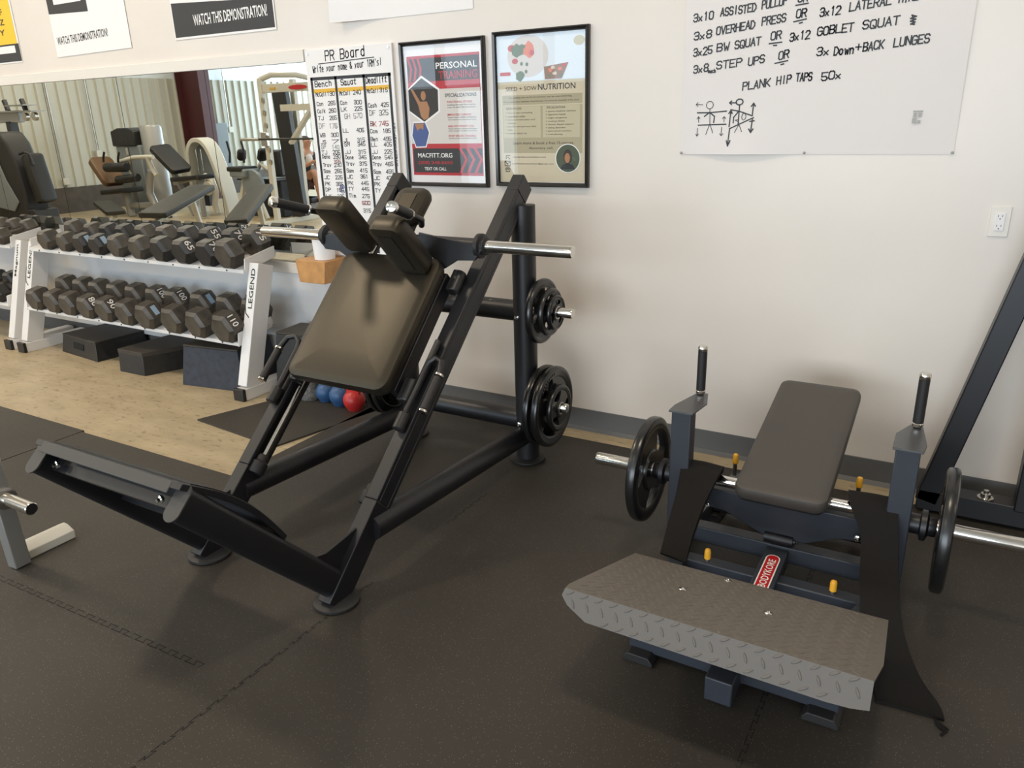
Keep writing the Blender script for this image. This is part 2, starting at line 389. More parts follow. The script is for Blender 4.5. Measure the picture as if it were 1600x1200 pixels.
# rubber flooring and loose mats (10 mm)
MT = .01
m = MB()
m.span((-2.955, -9.9, 0), (4.9, 3.44, MT)).span((-4.205, -9.9, 0), (-2.955, 2.255, MT))
fl = struct(m.build('rubber_flooring', 'rubber_floor', origin=(0, 0, 0)))
def seam(pts, zig):
    m = MB(); w = .003; line = []
    (x0, y0), (x1, y1) = pts; L = math.hypot(x1-x0, y1-y0); ux, uy = (x1-x0)/L, (y1-y0)/L; t = 0; k = 0
    pat = [(0, 0), (.022, 0), (.014, 1), (.05, 1), (.042, 0)]
    while t < L:
        for a, b in pat:
            line.append((x0+ux*(t+a)-uy*b*.018*zig, y0+uy*(t+a)+ux*b*.018*zig))
        t += .062
    k = 0; runs = []   # the joint shows only in places where the tiles have opened up
    while k < len(line):
        n = random.randint(10, 34)
        if random.random() < .5: runs.append(line[k:k+n])
        k += n
    strokes(m, runs, w, lambda a, b: (a, b, MT+.0006))
    return m.build('seam', 'seam_dark', fl, smooth=False)
seam(((-4.2, 1.16), (2.5, 1.36)), 1); seam(((-1.74, 3.43), (-1.76, -2)), .5); seam(((-.32, 3.43), (-.33, -2)), .6)
o = MB().span((-7.2, -9.9, 0), (-4.208, 2.27, MT+.002)).build('rubber_mat', 'rubber_floor'); tag(o, 'long black rubber mat at the left edge, butting the big floor mat', 'mat')
o = MB().prism([(-3.76, 2.69), (-3.045, 2.615), (-2.87, 3.36), (-3.5, 3.42)], (0, 0, 0), (1, 0, 0), (0, 1, 0), .0005, .01).build('rubber_mat', 'rubber_floor')
tag(o, 'small black rubber mat on the concrete under the kettlebells', 'mat')
# wall outlet
t = thing('wall_outlet', 'white double power outlet on the wall below the handwritten sheet', 'outlet', (.105, D, 1.2))
X0, Z0 = .107, 1.208
MB().box((X0, D-.003, Z0), (.07, .006, .116)).build('cover_plate', 'white_trim', t, bevel=.002)
f = MB().box((X0, D-.008, Z0), (.034, .005, .068)).build('socket', 'white_paper', t, bevel=.001)
for dz in (.019, -.019):
    m = MB()
    for dx in (-.007, .007): m.box((X0+dx, D-.0106, Z0+dz+.004), (.0022, .0008, .008))
    m.tube((X0, D-.0102, Z0+dz-.007), (X0, D-.011, Z0+dz-.007), .0025, 10)
    m.build('slots', 'black_plastic', f)
# wooden tray with a white tub on the ledge
t = thing('wooden_box', 'small orange wooden box fixed to the wall under the whiteboard', 'box', (-3.4, 3.49, .71))
MB().prism([(-3.545, .85), (-3.3, .85), (-3.32, .712), (-3.525, .712)], (0, 3.49, 0), (1, 0, 0), (0, 0, 1), -.108, .09).build('body', 'wood', t, bevel=.003)
t = thing('tub', 'white plastic tub standing in the orange wooden box', 'tub', (-3.38, 3.49, .85))
MB().lathe([(.062, .852), (.068, .97), (.072, .972), (.072, .985), (.04, .99)], (-3.38, 3.49, 0), (0, 0, 1)).build('body', 'white_paper', t)
# ------------------------------------------------------------------ things pinned to the wall
def WP(y): return lambda a, b: (a, y, b)
UX, UZ = (1, 0, 0), (0, 0, 1)
def sheet(name, pts, y, m, parent=None, th=.0006):
    return MB().prism(pts, (0, y, 0), UX, UZ, 0, th).build(name, m, parent, smooth=False)
def rect(x0, z0, x1, z1): return [(x0, z0), (x1, z0), (x1, z1), (x0, z1)]
SURF = {}
def curled(name, x0, z0, x1, z1, m, label, cat, curl=.03, nx=14, nz=10, corner=None, sag=0):
    """a sheet of paper that lifts off the wall at its free corner"""
    def surf(a, c):
        y = D-.003-.004*math.sin(a*7+1)*math.sin(c*5)**2
        if corner == 'left': y -= curl*max(0, 1-a*2.2)**2*(1-c)
        if corner == 'sag': y -= sag*math.sin(min(1, a*2)*math.pi)**2*max(0, 1-c*4)**2
        return min(y, D-.001)
    SURF[label] = lambda x, z: surf((x-x0)/(x1-x0), (z-z0)/(z1-z0))
    b = MB(); G = []
    for j in range(nz+1):
        row = []
        for i in range(nx+1):
            a, c = i/nx, j/nz
            row.append(b.v((x0+(x1-x0)*a, surf(a, c), z0+(z1-z0)*c)))
        G.append(row)
    for j in range(nz):
        for i in range(nx): b.face([G[j][i], G[j][i+1], G[j+1][i+1], G[j+1][i]])
    o = b.build(name, m); tag(o, label, cat)
    return o
# yellow and black poster, top left corner
t = thing('poster', 'yellow and black poster cut off by the upper left corner', 'poster', (-6.8, D, 2.13))
sheet('backing', rect(-7.35, 2.13, -6.36, 2.9), D-.003, 'white_paper', t)
mat('black_frame_lit2', (.055,.058,.062), .4); mat('black_frame_lit', (.05, .047, .043), .5)  # the latter lightens the black frame colour to paint in overhead light
mat('poster_yellow', srgb(232, 190, 40), .55); mat('poster_black', (.026, .024, .023), .55)
sheet('lower_band', rect(-7.35, 2.14, -6.365, 2.262), D-.0045, 'poster_black', t)
sheet('yellow_band', rect(-7.35, 2.262, -6.38, 2.9), D-.0045, 'poster_yellow', t)
sheet('caption_strip', rect(-6.95, 2.2, -6.42, 2.25), D-.0052, 'white_paper', t)
font_mesh('RUNZ', (-6.75, D-.0056, 2.395), UX, UZ, .26, .04, 'poster_black', t); font_mesh('ILITY', (-6.75, D-.0056, 2.325), UX, UZ, .24, .04, 'poster_black', t)
font_mesh('USCLF', (-6.75, D-.0056, 2.465), UX, UZ, .26, .04, 'poster_black', t)
# white demonstration poster
t = thing('poster', 'white poster reading WATCH THIS DEMONSTRATION, black block above the words', 'poster', (-5.5, D, 2.14))
sheet('backing', [(-5.9, 2.137), (-5.035, 2.15), (-5.035, 2.9), (-5.9, 2.9)], D-.004, 'white_paper', t, .001)
sheet('dark_panel', [(-5.92+.02, 2.42), (-5.44, 2.405), (-5.44, 2.9), (-5.9, 2.9)], D-.0052, 'poster_black', t)
sheet('caption_strip', rect(-5.82, 2.475, -5.5, 2.53), D-.0058, 'white_paper', t)
font_mesh('WATCH THIS DEMONSTRATION!', (-5.865, D-.0052, 2.215), (1, 0, .036), UZ, .6, .052, 'marker', t)
# black demonstration banner
t = thing('banner', 'black banner with white words WATCH THIS DEMONSTRATION above the mirror', 'banner', (-4.1, D, 2.17))
sheet('backing', rect(-4.58, 2.165, -3.672, 2.9), D-.004, 'white_paper', t, .001)
sheet('black_panel', [(-4.572, 2.178), (-3.682, 2.178), (-3.682, 2.335), (-4.572, 2.378)], D-.0052, 'poster_black', t)
sheet('upper_panel', rect(-4.572, 2.4, -3.69, 2.9), D-.0052, 'poster_black', t)
font_mesh('WATCH THIS DEMONSTRATION!', (-4.382, D-.006, 2.235), (1, 0, .012), UZ, .65, .064, 'white_ink', t)
# curled blank sheet at the top
o = curled('paper_sheet', -3.215, 2.163, -2.3, 2.9, 'white_paper', 'blank white sheet curling off the wall above the two framed posters', 'paper', .05, corner='left')
# PR board
t = thing('whiteboard', 'tall white PR board with lifting records in black marker', 'whiteboard', (-3.14, D, .86))
MB().span((-3.463, D-.016, .86), (-2.824, D-.001, 2.04)).build('panel', 'white_paper', t, bevel=.002)
y = D-.0168
m = MB(); P = WP(y)
L = [[(-3.428, 1.882), (-2.85, 1.882)], [(-3.428, 1.882), (-3.42, .9)], [(-3.243, 1.88), (-3.238, .9)], [(-3.034, 1.88), (-3.03, .9)], [(-2.852, 1.882), (-2.85, .9)]]
strokes(m, L, .017, P); m.build('table_lines', 'marker', t, smooth=False)
mat('marker_yellow', srgb(222, 172, 50), .5)
m = MB(); strokes(m, [[(-3.41, 1.815), (-2.862, 1.818)]], .022, WP(y+.0003)); m.build('yellow_stripe', 'marker_yellow', t, smooth=False)
m = MB()
hand(m, 'PR Board', -3.305, 1.975, -3.01, 1.985, .05, .0065, P, .03)
strokes(m, [[(-3.36, 1.96), (-2.95, 1.974)]], .005, P)
hand(m, 'Write your name & your 1RM\'s!', -3.41, 1.915, -2.9, 1.932, .034, .0045, P)
hand(m, 'Bench', -3.405, 1.838, -3.275, 1.84, .03, .005, P); hand(m, 'Squat', -3.205, 1.84, -3.09, 1.842, .03, .005, P); hand(m, 'Deadlift', -3.02, 1.842, -2.872, 1.843, .03, .005, P)
R1 = [('McCall', '130', 1.787), ('Con', '265', 1.735), ('Colk', '260', 1.695), ('TJ', '265', 1.655), ('WB', '300', 1.56), ('JS', '7', 1.522), ('TJ', '205', 1.462), ('Dane', '230', 1.438), ('Trav', '230', 1.39), ('Sam', '265', 1.355), ('JC', '225', 1.318), ('PK', '365', 1.28), ('DP', '165', 1.245), ('LK', '185', 1.208)]
R2 = [('McCall', '240', 1.787), ('Con', '300', 1.735), ('LK', '225', 1.7), ('LL', '405', 1.585), ('JL', '315', 1.53), ('SM', '345', 1.508), ('JJ', '315', 1.465), ('Dane', '345', 1.435), ('Trav', '375', 1.398), ('Sam', '415', 1.36), ('JC', '361', 1.325), ('PK', '445', 1.288), ('TY', '445', 1.255), ('Tim', '275', 1.215), ('TC', '315', 1.13)]
R3 = [('McCall', '315', 1.792), ('Cash', '425', 1.715), ('Cam', '185', 1.578), ('Ben', '495', 1.535), ('LL', '405', 1.505), ('JJ', '225', 1.465), ('Dane', '545', 1.435), ('Trav', '465', 1.398), ('Sam', '455', 1.355), ('JC', '425', 1.32), ('PK', '475', 1.285), ('TY', '500', 1.25)]
for rows, xa, xb in ((R1, -3.405, -3.262), (R2, -3.222, -3.065), (R3, -3.018, -2.872)):
    for nme, num, z in rows:
        hand(m, nme, xa, z, xa+.011*len(nme)+.018, z, .02, .0036, P); hand(m, num, xb-.055, z, xb, z+.001, .021, .0036, P)
m.build('handwriting', 'marker', t, smooth=False)
m = MB(); hand(m, 'DF', -3.405, 1.608, -3.36, 1.608, .026, .004, P); hand(m, '176', -3.325, 1.608, -3.265, 1.608, .026, .004, P); hand(m, 'DF 325', -3.012, 1.672, -2.88, 1.674, .026, .0045, P); hand(m, 'GP', -3.405, 1.492, -3.37, 1.492, .022, .0035, P); hand(m, '140', -3.32, 1.492, -3.265, 1.492, .022, .0035, P); hand(m, 'GH 570', -3.2, 1.66, -3.07, 1.662, .026, .004, P)
lab(m.build('handwriting', 'marker_faint', t, smooth=False), 'faded grey handwriting')
m = MB(); hand(m, 'BK', -3.012, 1.615, -2.972, 1.615, .024, .005, P); hand(m, '395', -3.315, 1.412, -3.262, 1.412, .018, .0035, P); hand(m, '500', -3.125, 1.175, -3.065, 1.177, .02, .005, P); hand(m, '745', -2.95, 1.615, -2.885, 1.617, .024, .005, P)
lab(m.build('handwriting', 'marker_pink', t, smooth=False), 'red handwriting')
m = MB(); strokes(m, [[(-3.268+.02*math.cos(k/8*6.283), 1.262+.026*math.sin(k/8*6.283)) for k in range(9)]], .003, P); hand(m, 'NR', -3.282, 1.265, -3.258, 1.265, .014, .003, P); hand(m, 'N', -3.28, 1.246, -3.262, 1.246, .014, .003, P); lab(m.build('handwriting', 'marker_blue', t, smooth=False), 'small blue note in a circle')
m = MB()
for i, ch in enumerate('CTRUETEENLIST'): hand(m, ch+' ', -2.842, 1.40+.018*i, -2.826, 1.40+.018*i, .012, .0025, P)
m.build('handwriting', 'marker', t, smooth=False)
for x, z in ((-3.44, 2.015), (-2.845, 2.02)): MB().tube((x, D-.016, z), (x, D-.02, z), .006, 10).build('screw', 'steel', t)
# framed posters
def frame(label, x0, z0, x1, z1):
    t = thing('framed_poster', label, 'poster', ((x0+x1)/2, D, z0)); w = .021
    m = MB(); R = []
    prof = [(0, .0), (0, .02), (.006, .026), (.016, .022), (.021, .014), (.021, 0)]
    for ins, h in prof: R.append([m.v((a, D-h, b)) for a, b in ((x0+ins, z0+ins), (x1-ins, z0+ins), (x1-ins, z1-ins), (x0+ins, z1-ins))])
    m.skin(R, cap=False); m.build('frame', 'black_frame_gloss', t, smooth=False)
    sheet('backing', rect(x0+.01, z0+.01, x1-.01, z1-.01), D-.004, 'white_paper', t, .002)
    MB().poly([(x0+w-.002, D-.0125, z0+w-.002), (x1-w+.002, D-.0125, z0+w-.002), (x1-w+.002, D-.0125, z1-w+.002), (x0+w-.002, D-.0125, z1-w+.002)]).build('glazing', 'frame_glass', t, smooth=False)
    return t
mat('black_frame_gloss', (.012, .011, .011), .22)
t = frame('black-framed red and black personal training poster under glass', -2.775, 1.291, -2.236, 2.035)
K = lambda i: D-.0062-.0006*i
RED = mat('poster_red', srgb(180, 34, 42), .5); mat('poster_grey', srgb(212, 204, 196), .6); mat('photo_dark', srgb(48, 42, 38), .6); mat('photo_skin', srgb(168, 120, 84), .6); mat('photo_blue', srgb(70, 88, 140), .6)
sheet('print', rect(-2.735, 1.35, -2.272, 1.963), K(0), 'poster_red', t)
sheet('print', rect(-2.735, 1.835, -2.275, 1.95), K(1), 'poster_black', t)
sheet('print', rect(-2.735, 1.517, -2.275, 1.795), K(1), 'poster_grey', t)
m = MB()
for k in range(3):
    x = -2.733+.032*k; m.prism([(x, 1.95), (x+.014, 1.95), (x+.032, 1.9), (x+.018, 1.838), (x+.004, 1.838), (x+.018, 1.9)], (0, K(2), 0), UX, UZ, 0, .0005)
m.build('chevrons', 'poster_red', t, smooth=False)
font_mesh('PERSONAL', (-2.545, K(2), 1.893), UX, UZ, .258, .032, 'white_ink', t); font_mesh('TRAINING', (-2.53, K(2), 1.842), UX, UZ, .243, .04, 'poster_red', t)
sheet('photo', [(-2.643, 1.866), (-2.53, 1.797), (-2.533, 1.68), (-2.64, 1.62), (-2.735, 1.68), (-2.735, 1.803)], K(2), 'white_ink', t)
sheet('photo', [(-2.643, 1.853), (-2.54, 1.79), (-2.543, 1.686), (-2.64, 1.632), (-2.735, 1.69), (-2.735, 1.795)], K(3), 'photo_dark', t)
m = MB(); c = (-2.637, 1.764)
m.prism([(c[0]+.017*math.cos(a*.5236), c[1]+.024*math.sin(a*.5236)) for a in range(12)], (0, K(4), 0), UX, UZ, 0, .0005)
m.prism([(-2.72, 1.80), (-2.705, 1.80), (-2.66, 1.735), (-2.615, 1.735), (-2.6, 1.70), (-2.61, 1.65), (-2.64, 1.64), (-2.66, 1.66), (-2.675, 1.72)], (0, K(4), 0), UX, UZ, 0, .0005)
m.build('photo', 'photo_skin', t, smooth=False)
sheet('photo', [(-2.716, 1.632), (-2.632, 1.634), (-2.606, 1.575), (-2.636, 1.498), (-2.708, 1.496), (-2.734, 1.56)], K(3), 'white_ink', t)
sheet('photo', [(-2.712, 1.626), (-2.637, 1.627), (-2.613, 1.575), (-2.64, 1.504), (-2.704, 1.502), (-2.727, 1.56)], K(4), 'photo_blue', t)
sheet('photo', [(-2.705, 1.622), (-2.645, 1.623), (-2.65, 1.59), (-2.668, 1.6), (-2.69, 1.585)], K(5), 'photo_skin', t)
font_mesh('SPECIALIZATIONS', (-2.497, K(2), 1.752), UX, UZ, .2, .018, 'marker', t)
for tx, z, w in (('FUNCTIONAL FITNESS', 1.722, .16), ('IMPROVED CARDIO', 1.658, .15), ('HEALTHY WEIGHT LOSS', 1.6, .165), ('SPORT SPECIFIC TRAINING', 1.55, .175)):
    font_mesh(tx, (-2.485, K(2), z), UX, UZ, w, .011, 'poster_red', t)
for tx, z in (('building strength that carries', 1.708), ('over to daily life and sport', 1.696), ('better heart health, endurance', 1.646), ('and recovery between sets', 1.634), ('habits that last beyond the gym', 1.588), ('with simple weekly check ins', 1.577), ('speed, power and agility work', 1.539)):
    font_mesh(tx, (-2.484, K(2), z), UX, UZ, .18, .008, 'marker', t)
sheet('print', rect(-2.727, 1.365, -2.275, 1.492), K(2), 'poster_black', t)
font_mesh('MACFITT.ORG', (-2.697, K(3), 1.444), UX, UZ, .23, .024, 'white_ink', t); font_mesh('(208) 248-5650', (-2.697, K(3), 1.405), UX, UZ, .23, .021, 'poster_red', t); font_mesh('TEXT OR CALL', (-2.657, K(3), 1.376), UX, UZ, .147, .017, 'white_ink', t)
m = MB()
for k in range(3):
    x = -2.425+.048*k; m.prism([(x, 1.492), (x+.018, 1.492), (x+.058, 1.435), (x+.018, 1.365), (x, 1.365), (x+.04, 1.435)], (0, K(3), 0), UX, UZ, 0, .0005)
m.build('chevrons', 'poster_red', t, smooth=False)
t = frame('black-framed beige nutrition poster with food photo and round portrait', -2.187, 1.302, -1.655, 2.045)
mat('poster_beige', srgb(205, 192, 165), .6); mat('poster_olive', srgb(170, 160, 130), .6); mat('poster_tan', srgb(190, 180, 150), .6); mat('plate_grey', srgb(205, 196, 188), .6); mat('food_green', srgb(84, 100, 62), .6); mat('food_orange', srgb(214, 110, 70), .6); mat('food_brown', srgb(134, 92, 58), .6); mat('food_red', srgb(186, 52, 48), .6); mat('pale_marble', srgb(214, 222, 228), .5); mat('portrait_green', srgb(72, 82, 62), .6); mat('text_brown', srgb(96, 82, 60), .6)
sheet('print', rect(-2.166, 1.325, -1.68, 2.023), K(0), 'poster_beige', t)
sheet('photo', rect(-2.166, 1.81, -1.68, 2.023), K(1), 'pale_marble', t)
def blob(cx, cz, rx, rz, m, k, n=14, name='photo', jag=0):
    return sheet(name, [(cx+rx*(1+jag*random.uniform(-1, 1))*math.cos(2*math.pi*i/n), cz+rz*(1+jag*random.uniform(-1, 1))*math.sin(2*math.pi*i/n)) for i in range(n)], K(k), m, t)
blob(-1.99, 1.925, .115, .097, 'plate_grey', 2, 24)
blob(-2.08, 1.965, .022, .016, 'food_red', 3); blob(-2.045, 1.955, .04, .028, 'food_green', 4, 14, jag=.3); blob(-1.985, 1.955, .034, .036, 'food_orange', 3, 12, jag=.25); blob(-1.966, 1.94, .014, .014, 'food_red', 4); blob(-2.062, 1.905, .017, .013, 'food_red', 4)
for a, b in ((-2.025, 1.892), (-1.995, 1.888), (-2.0, 1.855)): blob(a, b, .008, .009, 'food_green', 3)
blob(-2.035, 1.835, .026, .024, 'food_green', 3, 12, jag=.2); sheet('photo', rect(-2.15, 1.84, -2.09, 1.856), K(3), 'food_red', t)
sheet('photo', [(-1.9, 1.872), (-1.766, 1.887), (-1.802, 1.815), (-1.895, 1.815)], K(3), 'food_brown', t)
for a, b, mm in ((-1.865, 1.855, 'food_orange'), (-1.84, 1.84, 'poster_beige'), (-1.85, 1.866, 'poster_beige'), (-1.815, 1.86, 'food_orange'), (-1.79, 1.876, 'food_red'), (-1.81, 1.828, 'food_green'), (-1.87, 1.83, 'food_green')): blob(a, b, .012, .008, mm, 4, 9, jag=.3)
blob(-1.71, 1.98, .03, .022, 'poster_tan', 2, 12)
font_mesh('SEED + SOW', (-2.12, K(1), 1.767), UX, UZ, .178, .02, 'text_brown', t); font_mesh('NUTRITION', (-1.935, K(1), 1.767), UX, UZ, .205, .028, 'marker', t)
sheet('print', rect(-2.142, 1.7, -1.693, 1.747), K(1), 'poster_olive', t)
font_mesh('Navigating the world of nutrition can be overwhelming.', (-2.1, K(2), 1.73), UX, UZ, .353, .009, 'text_brown', t); font_mesh('As a registered dietitian nutritionist, I\'m here to simplify it for you.', (-2.135, K(2), 1.711), UX, UZ, .426, .009, 'text_brown', t)
sheet('print', rect(-2.142, 1.468, -1.692, 1.695), K(1), 'poster_olive', t)
for a, b in ((-2.138, -1.922), (-1.91, -1.704)): sheet('print', rect(a, 1.543, b, 1.693), K(2), 'poster_tan', t)
font_mesh('SERVICES', (-2.12, K(3), 1.679), UX, UZ, .09, .01, 'text_brown', t); font_mesh('SPECIALIZATIONS', (-1.888, K(3), 1.679), UX, UZ, .104, .01, 'text_brown', t)
for i, tx in enumerate(('+ sports medicine nutrition', '+ digestive health', '+ weight management', '+ cooking classes', '+ chronic disease support', '+ eating disorders', '+ plant based nutrition', '+ meal planning')):
    font_mesh(tx, (-1.893, K(3), 1.661-.0155*i), UX, UZ, .0062*len(tx), .009, 'text_brown', t)
for i, tx in enumerate(('+ one to one counseling', '+ nutrition talks', '+ personal meal plans and', '   recipes', '+ pantry and grocery lists', '   help', '+ weekly check ins')):
    font_mesh(tx.strip(), (-2.125+(0 if tx[0] == '+' else .012), K(3), 1.658-.0165*i), UX, UZ, .0068*len(tx.strip()), .009, 'text_brown', t)
font_mesh('Learn more & book a free 15-minute', (-2.085, K(2), 1.51), UX, UZ, .345, .014, 'text_brown', t); font_mesh('discovery call.', (-1.992, K(2), 1.484), UX, UZ, .14, .014, 'text_brown', t)
font_mesh('seedandsownutrition.com', (-2.088, K(1), 1.444), UX, UZ, .193, .009, 'text_brown', t); font_mesh('seedandsownutrition@gmail.com', (-2.092, K(1), 1.41), UX, UZ, .24, .009, 'text_brown', t)
m = MB(); P = WP(K(2))
strokes(m, [[(-2.137, 1.404), (-2.137, 1.427), (-2.105, 1.427), (-2.105, 1.404), (-2.137, 1.404)], [(-2.137, 1.427), (-2.121, 1.413), (-2.105, 1.427)], [(-2.128, 1.438), (-2.128, 1.455), (-2.105, 1.455)], [(-2.12, 1.447), (-2.106, 1.438)], [(-2.137, 1.386), (-2.13, 1.394), (-2.112, 1.394), (-2.105, 1.386)], [(-2.132, 1.375), (-2.127, 1.388), (-2.115, 1.388), (-2.11, 1.375), (-2.132, 1.375)]], .0035, P)
m.build('icons', 'marker', t, smooth=False)
blob(-1.771, 1.442, .07, .07, 'white_ink', 3, 30, 'portrait'); blob(-1.771, 1.442, .065, .066, 'portrait_green', 4, 30, 'portrait'); blob(-1.771, 1.45, .024, .036, 'hair', 5, 18, 'portrait'); blob(-1.773, 1.444, .015, .024, 'photo_skin', 6, 18, 'portrait'); sheet('portrait', [(-1.812, 1.39), (-1.73, 1.39), (-1.745, 1.412), (-1.765, 1.417), (-1.78, 1.417), (-1.8, 1.41)], K(5), 'marker', t)
# big handwritten sheet
o = curled('workout_sheet', -1.195, 1.462, -.088, 2.75, 'paper', 'large white sheet of handwritten workouts pinned to the wall', 'paper', corner='sag', sag=.02, nx=30, nz=24)
SF = SURF[o['label']]; P = lambda a, b: (a, SF(a, b)-.0014, b); m = MB(); h = .030; w = .0053
for tx, a, b, c, d in (('3x10', -1.16, 2.016, -1.075, 2.022), ('ASSISTED', -1.043, 2.03, -.896, 2.037), ('PULLUP', -.871, 2.044, -.772, 2.053), ('OR', -.728, 2.055, -.692, 2.06), ('3x12', -.64, 2.06, -.57, 2.064),
                       ('3x8', -1.154, 1.942, -1.078, 1.949), ('OVERHEAD', -1.056, 1.958, -.896, 1.973), ('PRESS', -.866, 1.98, -.772, 1.989), ('OR', -.73, 1.998, -.692, 2.001), ('3x12', -.638, 1.997, -.562, 2.001), ('LATERAL', -.528, 2.007, -.38, 2.02), ('HIKES', -.352, 2.022, -.27, 2.03),
                       ('3x25', -1.153, 1.877, -1.072, 1.884), ('BW', -1.05, 1.889, -.998, 1.893), ('SQUAT', -.973, 1.897, -.867, 1.906), ('OR', -.825, 1.92, -.785, 1.924), ('3x12', -.748, 1.912, -.671, 1.919), ('GOBLET', -.641, 1.926, -.507, 1.935), ('SQUAT', -.472, 1.937, -.343, 1.947),
                       ('3x8', -1.149, 1.806, -1.085, 1.812), ('STEP', -1.047, 1.818, -.94, 1.828), ('UPS', -.911, 1.828, -.846, 1.835), ('OR', -.787, 1.844, -.748, 1.849), ('3x', -.636, 1.849, -.588, 1.853), ('Down', -.569, 1.848, -.494, 1.853), ('+', -.489, 1.86, -.47, 1.86), ('BACK', -.461, 1.857, -.388, 1.863), ('LUNGES', -.351, 1.867, -.229, 1.876),
                       ('PLANK', -.928, 1.728, -.815, 1.741), ('HIP', -.787, 1.745, -.73, 1.751), ('TAPS', -.709, 1.755, -.647, 1.758), ('50x', -.608, 1.755, -.532, 1.759)):
    hand(m, tx, a, b, c, d, h, w, P, .05)
hand(m, 'each', -1.083, 1.806, -1.05, 1.806, .013, .004, P)
strokes(m, [[(-.735, 2.046), (-.688, 2.05)], [(-.738, 1.985), (-.69, 1.992)], [(-.715, 1.978), (-.705, 1.98)], [(-.83, 1.908), (-.78, 1.911)], [(-.812, 1.9), (-.8, 1.9)], [(-.8, 1.83), (-.75, 1.838)], [(-.775, 1.824), (-.765, 1.826)], [(-.3, 1.975), (-.285, 1.97), (-.303, 1.964), (-.286, 1.96), (-.302, 1.954), (-.287, 1.95), (-.3, 1.944), (-.288, 1.942)], [(-.298, 1.972), (-.29, 1.945)]], w, P)
def circ(cx, cz, r, rz=None): return [(cx+r*math.cos(k/10*6.2832), cz+(rz or r)*math.sin(k/10*6.2832)) for k in range(11)]
thin = [[(-1.13, 1.676), (-1.1, 1.674)], [(-1.122, 1.684), (-1.13, 1.676), (-1.122, 1.668)], circ(-1.068, 1.672, .016), [(-1.067, 1.656), (-1.063, 1.592)], [(-1.064, 1.592), (-1.079, 1.548)], [(-1.063, 1.592), (-1.047, 1.554)], [(-1.119, 1.575), (-1.12, 1.541)], [(-1.126, 1.55), (-1.12, 1.541), (-1.113, 1.55)], [(-1.008, 1.578), (-1.008, 1.542)], [(-1.015, 1.55), (-1.008, 1.542), (-1, 1.55)], [(-1.115, 1.6), (-1.117, 1.624)], [(-1.123, 1.615), (-1.117, 1.624), (-1.11, 1.616)], [(-1.0, 1.6), (-1.0, 1.622)], [(-1.007, 1.614), (-1.0, 1.622), (-.993, 1.614)], circ(-.914, 1.62, .009, .014), [(-.938, 1.6), (-.95, 1.606), (-.94, 1.608)], [(-.932, 1.588), (-.949, 1.555)], [(-.932, 1.588), (-.918, 1.558)]]
strokes(m, thin, .0028, P)
bold = [[(-1.122, 1.641), (-1.07, 1.64), (-.992, 1.645)], [(-1.09, 1.625), (-1.067, 1.641), (-1.044, 1.624), (-1.046, 1.598)], [(-1.116, 1.588), (-.99, 1.59)], [(-.98, 1.679), (-.955, 1.678)], [(-.972, 1.686), (-.98, 1.679), (-.972, 1.672)], circ(-.937, 1.681, .015, .012), [(-.936, 1.668), (-.936, 1.588)], [(-.972, 1.65), (-.936, 1.643), (-.878, 1.623), (-.876, 1.672)], [(-.885, 1.662), (-.876, 1.674), (-.868, 1.662)], [(-.94, 1.64), (-.958, 1.618), (-.958, 1.596)], [(-.872, 1.615), (-.934, 1.588), (-.972, 1.571), (-.975, 1.5)], [(-.982, 1.52), (-.975, 1.498), (-.966, 1.52)], [(-.975, 1.58), (-.972, 1.645)], [(-.98, 1.635), (-.972, 1.648), (-.966, 1.635)], [(-.876, 1.608), (-.879, 1.556)], [(-.888, 1.568), (-.879, 1.554), (-.87, 1.568)], [(-.886, 1.6), (-.868, 1.602)]]
strokes(m, bold, .0052, P)
m.build('handwriting', 'marker', o, smooth=False)
m = MB()
for q in (rect(-.25, 1.622, -.216, 1.628), rect(-.248, 1.602, -.236, 1.62), rect(-.23, 1.604, -.219, 1.62), rect(-.25, 1.58, -.235, 1.6), rect(-.231, 1.58, -.22, 1.592)): m.prism(q, (0, D-.0085, 0), UX, UZ, 0, .0004)
m.build('printed_mark', 'marker_faint', o, smooth=False)
for x, z in ((-1.19, 1.468), (-.648, 1.468), (-.092, 1.468)): MB().lathe([(.0035, 0), (.006, .004), (.004, .012), (.001, .013)], (x, D-.004, z), (0, -1, 0), 10).build('push_pin', 'marker_faint', o)
